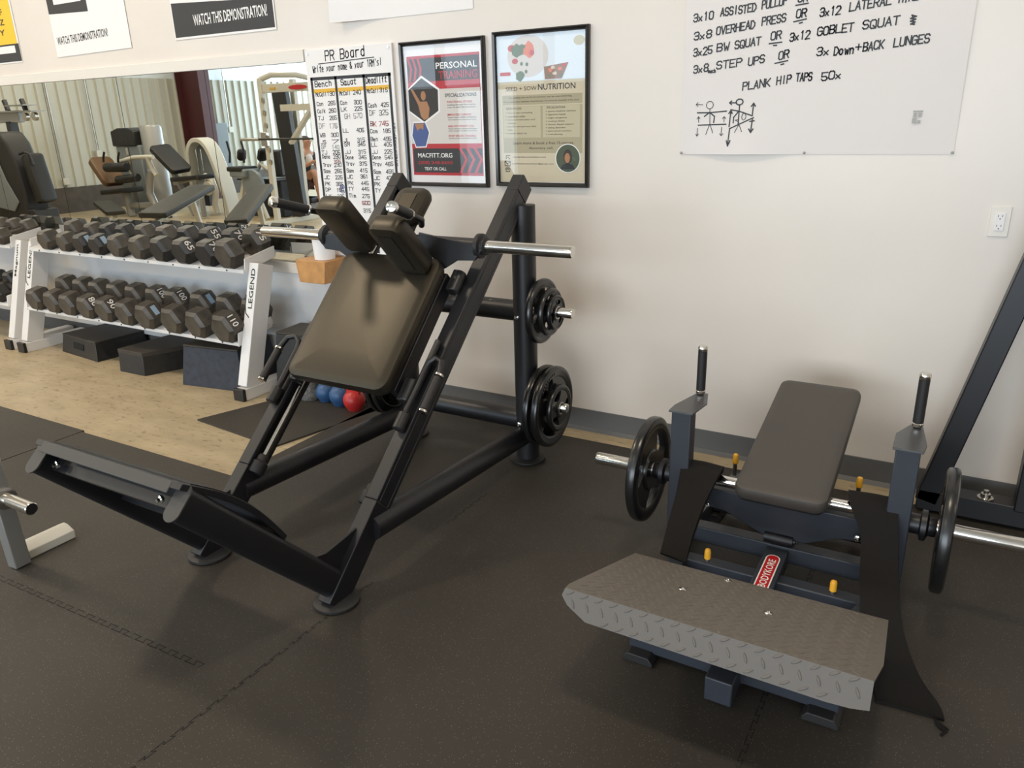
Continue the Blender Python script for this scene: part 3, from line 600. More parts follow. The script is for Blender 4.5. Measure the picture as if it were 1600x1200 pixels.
# ------------------------------------------------------------------ hack squat machine
C = -2.11; dv = Vector((0, .7325, .6805)); nv = Vector((0, -.6805, .7325))
def HX(s, off, y, z): return Vector((C + s*off, y, z))
A0 = Vector((0, 1.667, .079))
def RL(s, off, t, k=0):
    q = A0 + dv*t + nv*k; return Vector((C + s*off, q.y, q.z))
H = thing('hack_squat_machine', 'large black plate-loaded hack squat machine with an inclined black back pad', 'exercise machine', (C, 2.4, MT))
for s in (1, -1):
    # inclined rail: a channel with the guide rod lying in its inner side
    m = MB(); m.bar(RL(s, .340, .36, -.01), RL(s, .340, 1.86, -.01), .06, .02); m.bar(RL(s, .355, .36, -.05), RL(s, .355, 1.86, -.05), .03, .0598); m.bar(RL(s, .340, .36, -.09), RL(s, .340, 1.86, -.09), .06, .02)
    m.bar(RL(s, .340, -.04, -.05), RL(s, .340, .36, -.05), .06, .1); m.bar(RL(s, .340, 1.86, -.05), RL(s, .340, 1.945, -.05), .06, .1)
    r = m.build('rail', 'black_frame', H, bevel=.004)
    MB().tube(RL(s, .298, .36, -.045), RL(s, .298, 1.86, -.045), .0125, 16).build('guide_rod', 'chrome', r)
    m = MB(); m.lathe([(.03, 0), (.034, .006), (.034, .05), (.026, .056), (.026, .075), (.02, .085)], RL(s, .298, .34, -.045), dv, 20); m.build('rubber_stop', 'grip_rubber', r)
    # rear post and its foot
    p = MB().tube(HX(s, .362, 3.085, .02), HX(s, .362, 3.085, 1.27), .056, 28).build('post', 'black_frame', H)
    for z in (.155, .22, .76): MB().lathe([(.011, 0), (.011, .008), (.005, .01), (.005, .016)], HX(s, .35, 3.085-.055, z), (0, -1, 0), 12).build('bolt', 'chrome', p)
    f = MB().lathe([(.08, MT), (.086, MT+.006), (.086, MT+.014), (.06, MT+.024)], HX(s, .362, 3.085, 0), (0, 0, 1), 32).build('foot', 'grip_rubber', H)
    f = MB(); f.lathe([(.078, MT), (.084, MT+.006), (.084, MT+.014), (.07, MT+.022)], HX(s, .338, 1.705, 0), (0, 0, 1), 32); f.build('foot', 'grip_rubber', H)
    # floor tube from rail to post
    MB().tube(HX(s, .35, 1.9, .215), HX(s, .355, 3.05, .155), .05, 28).build('floor_tube', 'black_frame', H)
    # sloping arm carrying the footplate: flat oval tube with an end cap whose lighter tone paints in the light from above
    m = MB(); R = []; d2 = Vector((0, -.705, .709)); u2 = Vector((1, 0, 0)); w2 = Vector((0, .709, .705)); st = HX(s, .338, 1.69, .10) ; en = HX(s, .338, 1.165, .665)
    d2 = (en-st).normalized(); w2 = Vector((0, -d2.z, d2.y)); w2 = -w2 if w2.z < 0 else w2
    for c in (st, en):
        R.append([m.v(c + u2*(.026*math.cos(a)) + w2*((.026 if math.sin(a) >= 0 else -.026) + .026*math.sin(a))) for a in [2*math.pi*(i+.5)/24 for i in range(24)]])
    m.skin(R); a = m.build('footplate_arm', 'black_frame', H)
    m = MB(); c = en + d2*.001
    pts = [c + u2*(.03*math.cos(q)) + w2*((.028 if math.sin(q) >= 0 else -.028) + .03*math.sin(q)) for q in [2*math.pi*(i+.5)/24 for i in range(24)]]
    m.skin([[m.v(q) for q in pts], [m.v(q + d2*.005) for q in pts]]); m.build('end_cap', 'black_frame_lit', a)
    # gusset plate between rail and arm
    g = MB(); P3 = [RL(s, .335, .03, .0), RL(s, .335, .22, .0), HX(s, .335, 1.66, .22), HX(s, .335, 1.56, .262)]
    g.prism([(RL(0, 0, .02).y, RL(0, 0, .02).z), (RL(0, 0, .24).y, RL(0, 0, .24).z), (1.68, .225), (1.575, .25), (1.62, .16)], (C+s*.335, 0, 0), (0, 1, 0), (0, 0, 1), -.005, .005)
    g.build('gusset', 'black_frame', H)
# cross members
m = MB()
m.tube(HX(-1, .36, 3.09, .225), HX(1, .36, 3.09, .225), .05, 24); m.build('cross_tube', 'black_frame', H)
MB().tube(HX(-1, .36, 3.09, .775), HX(1, .36, 3.09, .775), .05, 24).build('cross_tube', 'black_frame', H)
# footplate
pu = Vector((0, .707, -.707)); pn = Vector((0, .707, .707)); p0 = HX(0, 0, 1.178, .722)
m = MB(); c = p0 + pu*.236; pr = [(.472*k/12, .034*math.sin(math.pi*k/12)) for k in range(13)]
m.prism(pr + [(a, b-.02) for a, b in reversed(pr)], p0, pu, pn, -.348, .352)
fp = m.build('footplate', 'black_frame', H, bevel=.002)
m = MB(); m.box(p0 - pn*.018 + pu*.002, (.62, .006, .036), (1, 0, 0), pu); m.build('front_lip', 'black_frame_lit', fp, bevel=.002)  # lip in the lightened frame tone, light on it put into the colour
pr = [(a, b+.0005) for a, b in pr[1:-1]]; m = MB(); m.prism(pr + [(a, b+.003) for a, b in reversed(pr)], p0, pu, pn, -.33, .335); m.build('tread', 'grip_rubber', fp)
m = MB()
for q in (.1, .38): MB().box(p0 + pu*q - pn*.04, (.64, .05, .06), (1, 0, 0), pu).build('support_bar', 'black_frame', fp)
for x in (-.27, .24): MB().lathe([(.012, 0), (.012, .008), (.006, .01), (.006, .018)], p0 + Vector((x, 0, 0)) + pu*.055 - pn*.05, (0, -1, .1), 12).build('bolt', 'chrome', fp)
# sled under the back pad
py = Vector((0, 2.134, .672)); pt = Vector((0, 2.579, 1.109)); pd = (pt-py).normalized(); pnv = Vector((0, -pd.z, pd.y))
def SP(s, off, t, k): return Vector((C+s*off, 0, 0)) + py + pd*t + pnv*k
m = MB()
for s in (1, -1):
    m.bar(SP(s, .235, .04, -.115), SP(s, .235, .60, -.115), .045, .07)
    m.bar(SP(s, .15, .02, -.1), SP(s, .15, .6, -.1), .04, .04)
for t in (.2, .4, .58): m.bar(SP(-1, .235, t, -.13), SP(1, .235, t, -.13), .05, .05, side=(0, 0, 1))
sled = m.build('sled', 'black_frame', H, bevel=.004)
for s in (1, -1):
    for t in (.06, .58):
        m = MB(); m.box(SP(s, .286, t, -.115), (.03, .1, .05), (1, 0, 0), pd); m.lathe([(.02, -.05), (.026, -.045), (.026, .045), (.02, .05)], SP(s, .298, t, -.112), pd, 16)
        m.build('roller_carriage', 'black_plastic', sled, bevel=.003)
    m = MB(); m.prism([(.13, 1.20), (.393, 1.165), (.44, 1.145), (.405, 1.10), (.32, 1.095), (.25, 1.055), (.18, 1.11), (.13, 1.11)], (C, 2.61, 0), (s, 0, 0), (0, 0, 1), -.006, .006)
    m.build('sleeve_bracket', 'black_frame', sled, bevel=.002)
    MB().lathe([(.0245, .44), (.0245, .822), (.0225, .829)], (C, 2.64, 1.155), (s, 0, 0), 28).build('weight_sleeve', 'chrome', H)
    MB().lathe([(.03, .395), (.05, .405), (.05, .422), (.036, .426), (.036, .442), (.028, .446)], (C, 2.64, 1.155), (s, 0, 0), 28).build('sleeve_collar', 'grip_rubber', H)
MB().tube((C-.41, 2.64, 1.155), (C+.41, 2.64, 1.155), .03, 20).build('sleeve_shaft', 'black_frame', H)
bp = MB().pad((py+pt)/2 + Vector((C, 0, 0)) - pnv*.07, (1, 0, 0), pd, .264, .317, .064, r=.055, e=.02, crown=.008).build('back_pad', 'black_vinyl', H)
MB().pad((py+pt)/2 + Vector((C, 0, 0)) - pnv*.086, (1, 0, 0), pd, .25, .3, .014, r=.05, e=.004, crown=0).build('backing_board', 'black_plastic', bp)
# shoulder pads, head pad and hand grips
for s in (1, -1):
    b = Vector((C+s*.165, 2.60, 1.14)); tip = b + nv*.265
    sp = MB().pad((b+tip)/2 - dv*.05, (s, 0, 0), nv, .078, .145, .085, r=.035, e=.022, crown=.004)
    sp = sp.build('shoulder_pad', 'black_vinyl', H)
    g0 = Vector((C+s*.302, 2.23, 1.352)); g1 = Vector((C+s*.25, 2.43, 1.29)); gd = (g1-g0).normalized()
    hb = MB().path([g0, g1, g1 + gd*.07, g1 + gd*.1 + Vector((-s*.03, .02, -.02))], .0125, 14).build('handle_bar', 'black_frame', H)
    MB().tube(g0 + gd*.012, g0 + gd*.155, .0195, 20).build('grip', 'grip_rubber', hb)
    MB().lathe([(.008, -.012), (.02, -.008), (.022, 0), (.022, .014), (.018, .016)], g0, gd, 20).build('end_ring', 'chrome', hb); MB().lathe([(.02, 0), (.022, .002), (.022, .01), (.02, .012)], g0 + gd*.157, gd, 20).build('end_ring', 'chrome', hb)
    # locking handle beside the rail
    q = [RL(s, .345, .83, .028), RL(s, .345, .90, .03), RL(s, .352, .935, .035), RL(s, .38, .955, .04), RL(s, .415, .94, .045), RL(s, .428, .89, .045), RL(s, .43, .74, .045)]
    lk = MB().path([RL(s, .34, .70, .026)] + q, .0125, 14).build('locking_handle', 'black_frame', H)
    MB().tube(RL(s, .429, .87, .045), RL(s, .43, .73, .045), .018, 18).build('grip', 'grip_rubber', lk)
    for t in (.88, .722): MB().lathe([(.017, -.006), (.02, -.004), (.02, .004), (.017, .006)], RL(s, .43, t, .045), dv, 18).build('end_ring', 'chrome', lk)
    m = MB(); m.lathe([(.02, 0), (.024, .004), (.024, .07), (.014, .075)], RL(s, .34, .635, .024), dv, 18); m.lathe([(.013, 0), (.013, .34)], RL(s, .34, .70, .024), dv, 14); m.build('locking_rod', 'black_plastic', lk)
    # weight storage pegs on the rear post
    for z, L in ((.322, .215), (.79, .245)):
        MB().lathe([(.03, .05), (.03, .07), (.0235, .074), (.0235, L), (.021, L+.006)], (C+s*.362, 3.085, z), (s, 0, 0), 24).build('storage_peg', 'chrome', H)
hp = MB().pad(Vector((C, 2.745, 1.265)), (1, 0, 0), dv, .085, .095, .06, r=.045, e=.022).build('head_pad', 'black_vinyl', H)
MB().bar(Vector((C, 2.62, 1.1)), Vector((C, 2.79, 1.29)), .05, .03).build('bracket', 'black_frame', hp)
# ------------------------------------------------------------------ weight plates
def plate(label, R, th, loc, roll=0, group=None, axis=(1, 0, 0)):
    """rubber grip plate: rim ring, hub ring and three webs with real hand holes between them; loc is the centre of its inner face, axis points outwards"""
    ax = V3(axis).normalized(); u, v = MB.frame(ax); c = V3(loc)
    t = thing('weight_plate', label, 'weight plate', c, group)
    rb, rh = .0262, R*.40; ri = R*.74; m = MB(); n = 56
    m.lathe([(ri, th*.2), (ri+.01, th*.02), (R-.012, 0), (R-.003, th*.12), (R, th*.3), (R, th*.7), (R-.003, th*.88), (R-.012, th), (R*.9, th), (R*.88, th*.93), (ri+.01, th*.93), (ri, th*.75), (ri, th*.2)], c, ax, n, cap=False)
    m.lathe([(rb, 0), (rh-.006, 0), (rh, th*.2), (rh, th*.8), (rh-.006, th), (rh*.8, th), (rh*.76, th*.9), (rb+.012, th*.9), (rb+.008, th), (rb, th), (rb, 0)], c, ax, 40, cap=False)
    for k in range(3):
        a0 = roll + k*2.0944; span = 1.28
        L = []
        for r, e in ((rh*.9, 1.25), (rh+(ri-rh)*.3, 1.0), (rh+(ri-rh)*.7, 1.0), (ri*1.03, 1.25)):
            L.append([(r, a0-span*e*.5*(1 if r < ri*.9 else 1)*min(1.2, .75*ri/r) + i/8*span*e*min(1.2, .75*ri/r)) for i in range(9)])
        for h0, h1 in ((.22, .78),):
            A = [[m.v(c + u*(r*math.cos(a)) + v*(r*math.sin(a)) + ax*(th*h0)) for r, a in row] for row in L]
            B = [[m.v(c + u*(r*math.cos(a)) + v*(r*math.sin(a)) + ax*(th*h1)) for r, a in row] for row in L]
            for G, inv in ((A, 0), (B, 1)):
                for j in range(3):
                    for i in range(8): m.face([G[j][i], G[j][i+1], G[j+1][i+1], G[j+1][i]])
            for j in range(3):
                for i in (0, 8): m.face([A[j][i], A[j+1][i], B[j+1][i], B[j][i]])
            for j in (0, 3):
                for i in range(8): m.face([A[j][i], A[j][i+1], B[j][i+1], B[j][i]])
    m.build('disc', 'plate_rubber', t)
    MB().lathe([(.0252, -.001), (.03, -.001), (.03, th+.001), (.0252, th+.001), (.0252, -.001)], c, ax, 28, cap=False).build('bushing', 'steel', t)
    m = MB()   # raised lettering blocks round the rim
    for k in range(9):
        a = roll + .5 + k*.1; rr = R*.86
        m.box(c + u*(rr*math.cos(a)) + v*(rr*math.sin(a)) + ax*(th*.95), (R*.045, R*.07, .004), (-u*math.sin(a)+v*math.cos(a)), (u*math.cos(a)+v*math.sin(a)))
    m.build('raised_marks', 'plate_rubber', t)
    return t
def stack(x, y, z, s, spec, labels, group):
    for (R, th, gap, roll), lb in zip(spec, labels):
        x += s*gap; plate(lb, R, th, (x, y, z), roll, group, (s, 0, 0)); x += s*th
def hang(z, R): return z - .0
G = 'rubber weight plates stored on the hack squat machine'
PX = C+.362+.075
stack(PX, 3.085, .3195, 1, [(.198, .036, .0, .4), (.198, .036, .012, 1.1), (.115, .026, .004, .9)],
      ['large black plate on the low right peg, closest to the post', 'large black plate in the middle of the low right peg, under the small plate', 'small black plate, outermost on the low right peg'], G)
stack(PX, 3.085, .7875, 1, [(.152, .032, .002, 2.0), (.112, .028, .012, .9), (.082, .024, .002, .3)],
      ['medium black plate on the upper right peg of the hack squat, closest to the post', 'smaller black plate in the middle of the upper right peg', 'smallest black plate, outermost on the upper right peg'], G)
stack(C-.362-.075, 3.085, .3195, -1, [(.198, .036, .0, .4), (.198, .036, .012, 1.1)],
      ['large plate behind the back pad, against the far post of the hack squat', 'large plate behind the back pad, next to the red kettlebell'], G)
# ------------------------------------------------------------------ hip thrust machine
C2 = -.43
T = thing('hip_thrust_machine', 'dark blue-grey hip thrust machine with a diamond-plate foot platform and flat black back pad', 'exercise machine', (C2, 2.3, MT))
def HT(x, y, z): return Vector((C2+x, y, z))
# foot platform: bent tread plate with chamfered front corners
def tread_poly(): return [(-.40, 2.19), (.40, 2.19), (.40, 1.80), (.385, 1.70), (-.385, 1.70), (-.40, 1.80)]
sl = (.216-.39)/(2.19-1.665)
def pz(y): return .392 + sl*(y-1.665)
m = MB(); th = .006
out = [(-.398, 2.195), (.398, 2.195), (.404, 1.79), (.402, 1.76), (.398, 1.742), (.394, 1.665), (-.394, 1.665), (-.398, 1.742), (-.402, 1.76), (-.404, 1.79)]
out = [(-.397, 2.195), (.397, 2.195), (.408, 1.795), (.396, 1.665), (-.402, 1.665), (-.41, 1.705)]
lipv = [(-.41, 1.658, .370), (-.39, 1.651, .347), (-.33, 1.6415, .316), (.30, 1.640, .312), (.355, 1.641, .315), (.396, 1.6435, .323)]
A = [m.v(HT(x, y, pz(y))) for x, y in out]; B = [m.v(HT(x, y, pz(y)-th)) for x, y in out]; m.skin([B, A])
fa = [m.v(HT(.396, 1.665, pz(1.665))), m.v(HT(-.402, 1.665, pz(1.665)))]; fb = [m.v(HT(*q)) for q in lipv]
m.face(fa + fb)
ga = [m.v(HT(.396, 1.671, pz(1.665)-.006)), m.v(HT(-.402, 1.671, pz(1.665)-.006))]; gb = [m.v(HT(x, y+.006, z)) for x, y, z in lipv]
m.face(ga + gb); L1, L2 = fa+fb, ga+gb
for i in range(len(L1)): m.face([L1[i], L1[(i+1) % 8], L2[(i+1) % 8], L2[i]])
plat = m.build('foot_platform', 'tread_plate', T, smooth=False)
def lens(m, c, d, w, n, L, W, h):
    d = d.normalized(); w = w.normalized(); k = 6; a = []; b = []
    R1 = [m.v(c + d*(L/2*math.cos(t)) + w*(W/2*math.sin(t)*(abs(math.sin(t))**.3))) for t in [2*math.pi*i/12 for i in range(12)]]
    R2 = [m.v(c + d*(L/2*.72*math.cos(t)) + w*(W/2*.5*math.sin(t)) + n*h) for t in [2*math.pi*i/12 for i in range(12)]]
    m.skin([R1, R2], cap=False); m.face(R2)
m = MB(); ex = Vector((1, 0, 0)); ey = Vector((0, 1, sl)).normalized(); en = ex.cross(ey)
pitch = .0235
for j in range(24):
    for i in range(36):
        y = 1.68 + j*.0225; x = -.395 + i*pitch + (.011 if j % 2 else 0)
        hw = .388 if y > 1.8 else .375
        if abs(x) > hw or y > 2.18: continue
        s = 1 if (i+j) % 2 else -1
        d = ex*1 + ey*(s*.95); lens(m, HT(x, y, pz(y)), d, en.cross(d), en, .026, .0075, .0021)
m.build('tread_pattern', 'tread_plate', plat, smooth=False)
m = MB(); ez = Vector((0, -.30, -1)).normalized(); ln = Vector((0, -1, .3)).normalized()
for i in range(18):
    for j, (dz, dx, a, c) in enumerate(((.009, .0, 1, -.62), (.037, .012, .42, 1), (.066, .024, 1, -.62))):
        x = -.385 + i*.0435 + dx; z = pz(1.665) - dz; y = 1.665 - dz*.31
        if x < -.385 + (.0, .01, .10)[j] or x > (.388, .385, .33)[j]: continue
        d = ex*a + ez*c; lens(m, HT(x, y - .0002, z), d, ln.cross(d), ln, .030, .0085, .0022)
m.build('tread_pattern', 'tread_plate', plat, smooth=False)
for x, y in ((-.15, 1.945), (.10, 1.945), (-.07, 2.16)): MB().lathe([(.013, 0), (.012, .003), (.005, .004), (.004, .002)], HT(x, y, pz(y)), en, 14).build('bolt', 'chrome', plat)
# base frame
m = MB(); m.span(HT(-.315, 1.945, .03), HT(.315, 2.005, .105)); m.build('front_beam', 'navy_frame', T, bevel=.004)
for s in (1, -1):
    MB().prism([(-.05, 0), (.05, 0), (.05, .012), (.035, .03), (-.035, .03), (-.05, .012)], HT(s*.272, 1.965, MT), (1, 0, 0), (0, 0, 1), -.065, .06).build('foot', 'grip_rubber', T, bevel=.003)
    MB().prism([(-.05, 0), (.05, 0), (.05, .012), (.035, .03), (-.035, .03), (-.05, .012)], HT(s*.34, 2.95, MT), (1, 0, 0), (0, 0, 1), -.055, .055).build('foot', 'grip_rubber', T, bevel=.003)
    MB().bar(HT(s*.20, 2.0, .075), HT(s*.365, 2.56, .075), .05, .06).build('side_rail', 'navy_frame', T, bevel=.003)
    MB().bar(HT(s*.372, 2.56, .07), HT(s*.35, 2.98, .07), .05, .06).build('side_rail', 'navy_frame', T, bevel=.003)
    # upright, its bent cap plate and the vertical handle
    u = MB().span(HT(s*.335, 2.552, .04), HT(s*.408, 2.615, .612)).build('upright', 'navy_frame', T, bevel=.004)
    m = MB(); m.prism([(-.045, -.012), (.045, -.012), (.05, .07), (.028, .29), (-.012, .295), (-.048, .16)], HT(s*.371, 2.552, .617), (s, 0, 0), (0, 1, -.09), -.004, .004)
    m.build('cap_plate', 'black_frame_lit2', u, bevel=.002)
    hb = MB().tube(HT(s*.381, 2.815, .59), HT(s*.381, 2.815, .79), .0125, 18).build('handle_bar', 'black_frame', T)
    MB().tube(HT(s*.381, 2.815, .618), HT(s*.381, 2.815, .775), .0175, 20).build('grip', 'grip_rubber', hb)
    MB().lathe([(.016, 0), (.0185, .003), (.0185, .012), (.016, .015)], HT(s*.381, 2.815, .602), (0, 0, 1), 20).build('end_ring', 'chrome', hb); MB().lathe([(.0165, 0), (.0185, .003), (.0185, .016), (.015, .022), (.004, .023)], HT(s*.381, 2.815, .775), (0, 0, 1), 20).build('end_ring', 'chrome', hb)
    # sleeve
    MB().lathe([(.0245, .40), (.0245, .724), (.0225, .73)], HT(0, 2.615, .335), (s, 0, 0), 28).build('weight_sleeve', 'chrome', T)
    MB().lathe([(.034, .40), (.034, .435), (.052, .44), (.052, .456), (.04, .46), (.033, .463), (.033, .482), (.03, .486)], HT(0, 2.615, .335), (s, 0, 0), 28).build('sleeve_collar', 'black_frame', T)
    # yellow tipped band pegs
    for p0, p1 in ((HT(s*.215, 2.45, .07), HT(s*.215, 2.45, .115)), (HT(s*.225, 2.81, .285), HT(s*.225, 2.81, .345))):
        pg = MB().tube(p0, p1, .008, 12).build('band_peg', 'steel', T)
        lab(MB().lathe([(.0115, 0), (.0115, .03), (.009, .037), (.003, .04)], p1 - Vector((0, 0, .008)), (0, 0, 1), 14).build('peg_cap', 'yellow_cap', pg), 'yellow rubber cap')
    MB().prism([(2.62, .30), (2.86, .27), (2.86, .24), (2.62, .26)], (C2+s*.225, 0, 0), (0, 1, 0), (0, 0, 1), -.02, .02).build('peg_arm', 'black_frame', T, bevel=.002)
    m = MB(); m.lathe([(.011, 0), (.011, .007), (.005, .009)], HT(s*.26, 2.565, .26), (0, -1, .1), 12); m.build('bolt', 'chrome', T)
MB().tube(HT(-.40, 2.615, .345), HT(.40, 2.615, .345), .021, 24).build('pivot_shaft', 'chrome', T)
m = MB(); m.prism([(-.335, .315), (.335, .315), (.335, .235), (.2, .225), (.09, .175), (-.06, .175), (-.2, .235), (-.335, .24)], HT(0, 2.60, 0), (1, 0, 0), (0, 0, 1), -.05, .005)
m.build('pivot_bracket', 'navy_frame', T, bevel=.003)
MB().span(HT(-.345, 2.60, .075), HT(.345, 2.66, .14)).build('cross_beam', 'navy_frame', T, bevel=.004)
MB().span(HT(-.33, 2.425, .045), HT(.33, 2.48, .098)).build('cross_beam', 'navy_frame', T, bevel=.004)
MB().span(HT(-.34, 2.92, .045), HT(.34, 2.98, .1)).build('cross_beam', 'navy_frame', T, bevel=.004)
ct = MB().bar(HT(0, 1.85, .056), HT(0, 2.70, .10), .078, .07).build('centre_tube', 'navy_frame', T, bevel=.004)
MB().span(HT(-.04, 1.842, .02), HT(.04, 1.95, .1)).build('tube_end', 'navy_frame', ct, bevel=.004)
# label: red oval with white rim, words along the tube
cd = Vector((0, .85, .044)).normalized(); cn = Vector((1, 0, 0)).cross(cd)
o0 = HT(0, 2.43, .056 + .044*(.58/.85)+.0362)
def oval(w, l, h, mm, nm, par):
    m = MB(); pts = []
    for cy_, a0 in ((l/2-w/2, 0), (-l/2+w/2, 180)):
        for k in range(9): t = math.radians(a0 + 180*k/8); pts.append(o0 + Vector((1, 0, 0))*(w/2*math.cos(t)) + cd*(cy_ + w/2*math.sin(t)) + cn*h)
    m.skin([[m.v(q) for q in pts], [m.v(q + cn*.0006) for q in pts]]); return m.build(nm, mm, par, smooth=False)
oval(.05, .235, .0, 'white_ink', 'badge_rim', ct); oval(.041, .226, .0008, 'red_label', 'badge', ct)
font_mesh('BODYKORE', o0 + Vector((.014, 0, 0)) - cd*.09 + cn*.002, cd, Vector((-1, 0, 0)), .175, .026, 'white_ink', ct)
# back pad on its post
qa = HT(0, 2.505, .39); qb = HT(0, 3.255, .567); qd = (qb-qa).normalized(); qn = Vector((0, -qd.z, qd.y))
bp = MB().pad((qa+qb)/2 - qn*.055, (1, 0, 0), qd, .158, (qb-qa).length/2, .052, r=.04, e=.014, crown=.004).build('back_pad', 'grey_vinyl', T)
MB().pad((qa+qb)/2 - qn*.066, (1, 0, 0), qd, .148, (qb-qa).length/2-.01, .011, r=.035, e=.003, crown=0).build('backing_board', 'black_plastic', bp)
m = MB(); m.bar(HT(0, 2.68, .1), HT(0, 2.64, .33), .07, .07); m.bar(HT(0, 2.58, .325), HT(0, 3.05, .435), .06, .04); m.build('pad_post', 'navy_frame', T, bevel=.003)
m = MB(); m.lathe([(.022, -.05), (.022, .05)], HT(0, 2.60, .17), (1, 0, 0), 18); m.lathe([(.013, .05), (.013, .058), (.006, .06), (.006, .066)], HT(0, 2.60, .17), (1, 0, 0), 12); m.build('pivot_pin', 'black_frame', T)
# plates on the sleeves
G2 = 'rubber weight plates on the hip thrust sleeves'
plate('large black plate on the left sleeve of the hip thrust machine', .208, .04, (C2-.49, 2.615, .3335), 1.4, G2, (-1, 0, 0))
plate('large black plate on the right sleeve of the hip thrust machine', .208, .04, (C2+.49, 2.615, .3335), .4, G2, (1, 0, 0))
# the two halves of the hip belt draped over the frame
def strap(name, label, rows, th=.014):
    """rows: (left point, right point) down the strap"""
    m = MB(); F = []; Bk = []
    for a, b in rows:
        a, b = V3(a), V3(b); F.append([a.lerp(b, i/6) for i in range(7)])
    def sub(R, k=4):
        o = []
        for i in range(len(R)-1):
            for j in range(k):
                t = j/k; p0 = R[max(i-1, 0)]; p1 = R[i]; p2 = R[i+1]; p3 = R[min(i+2, len(R)-1)]
                o.append([.5*((2*p1[q]) + (p2[q]-p0[q])*t + (2*p0[q]-5*p1[q]+4*p2[q]-p3[q])*t*t + (3*p1[q]-p0[q]-3*p2[q]+p3[q])*t**3) for q in range(len(p1))])
        o.append(R[-1]); return o
    F = sub(F); fv = []; bv = []
    for i, row in enumerate(F):
        d = (F[min(i+1, len(F)-1)][3]-F[max(i-1, 0)][3]).normalized(); n = (row[-1]-row[0]).normalized().cross(d).normalized()
        if n.dot(Vector((.3, -1, .7))) < 0: n = -n
        fv.append([m.v(p + n*(th*.5*(1-abs(k-3)/3*.35)) + n*.004*math.sin(i*.55)) for k, p in enumerate(row)]); bv.append([m.v(p - n*th*.5) for p in row])
    R = [a + list(reversed(b)) for a, b in zip(fv, bv)]
    m.skin(R); o = m.build(name, 'belt_fabric'); return o
o = strap('hip_belt', 'left black padded belt strap, folded upright beside the foot platform', [(HT(-.365, 2.66, .37), HT(-.235, 2.66, .36)), (HT(-.37, 2.60, .402), HT(-.21, 2.575, .412)), (HT(-.362, 2.545, .385), HT(-.222, 2.535, .388)), (HT(-.345, 2.45, .325), HT(-.235, 2.44, .325)), (HT(-.332, 2.33, .26), HT(-.235, 2.32, .26)), (HT(-.325, 2.245, .21), HT(-.232, 2.235, .205))], .02)
tag(o, 'left black padded belt strap, folded upright beside the foot platform', 'belt')
rows = [(HT(.21, 2.66, .37), HT(.345, 2.66, .37)), (HT(.21, 2.60, .405), HT(.375, 2.60, .41)), (HT(.232, 2.545, .372), HT(.372, 2.55, .385)), (HT(.275, 2.50, .30), HT(.385, 2.50, .32)), (HT(.292, 2.42, .20), HT(.405, 2.42, .22)), (HT(.32, 2.31, .105), HT(.44, 2.31, .12)), (HT(.36, 2.2, .04), HT(.50, 2.2, .05)), (HT(.39, 2.115, .02), HT(.56, 2.13, .02)), (HT(.40, 2.075, .018), HT(.575, 2.085, .018))]
o = strap('hip_belt', '', rows); tag(o, 'right black belt strap trailing from the frame down onto the floor mat', 'belt')
m = MB()
for k in range(3): m.path([(C2+.55, 2.07, .02), (C2+.565+.01*k, 2.05, .016), (C2+.585-.008*k, 2.045-.012*k, .014)], .0035, 8)
m.build('strap_tail', 'belt_fabric', o)
# ------------------------------------------------------------------ steel frame of the next machine at the right edge
t = thing('angled_steel_frame', 'black angled steel machine frame by the wall at the right edge of the picture', 'exercise machine', (.3, 3.42, MT))
MB().bar((-.02, 3.42, .07), (1.3, 3.42, .07), .09, .09, side=(0, 1, 0)).build('base_beam', 'black_frame', t, bevel=.004)
MB().bar((.015, 3.42, .06), (.56, 3.42, 2.6), .085, .09).build('leaning_beam', 'black_frame', t, bevel=.005)
MB().span((.325, 3.36, .1), (.42, 3.46, 2.3)).build('upright', 'black_frame', t, bevel=.004)
m = MB(); m.lathe([(.03, 0), (.03, .004), (.02, .006), (.018, .02), (.01, .022), (.01, .034), (.004, .036)], (.225, 3.41, .115), (0, 0, 1), 16); m.build('bolt', 'chrome', t)
# ------------------------------------------------------------------ silver stand with a chrome sleeve at the left edge
t = thing('plate_stand', 'silver steel stand with a chrome weight sleeve, cut by the left edge', 'weight stand', (-3.1, 1.3, MT))
MB().bar((-3.075, 1.295, MT), (-3.13, 1.30, .62), .062, .062).build('upright', 'brushed_silver', t, bevel=.004)
MB().prism([(0, 0), (.055, 0), (.055, .035), (.012, .055), (-.012, .055), (-.055, .035), (-.055, 0)], (-3.135, 1.31, MT), (1, 0, 0), (0, 0, 1), -.22, 0).build('foot', 'cream_frame', t, bevel=.003)
MB().lathe([(.025, .05), (.025, .22), (.022, .223), (.022, .218), (.001, .218)], (-3.105, 1.3, .305), (1, 0, 0), 28).build('weight_sleeve', 'chrome', t)
MB().lathe([(.03, .025), (.042, .03), (.042, .048), (.032, .052)], (-3.105, 1.3, .305), (1, 0, 0), 28).build('sleeve_collar', 'steel', t)
MB().lathe([(.0215, .2), (.0215, .221), (.001, .2215)], (-3.105, 1.3, .305), (1, 0, 0), 24).build('end_plug', 'black_plastic', t)
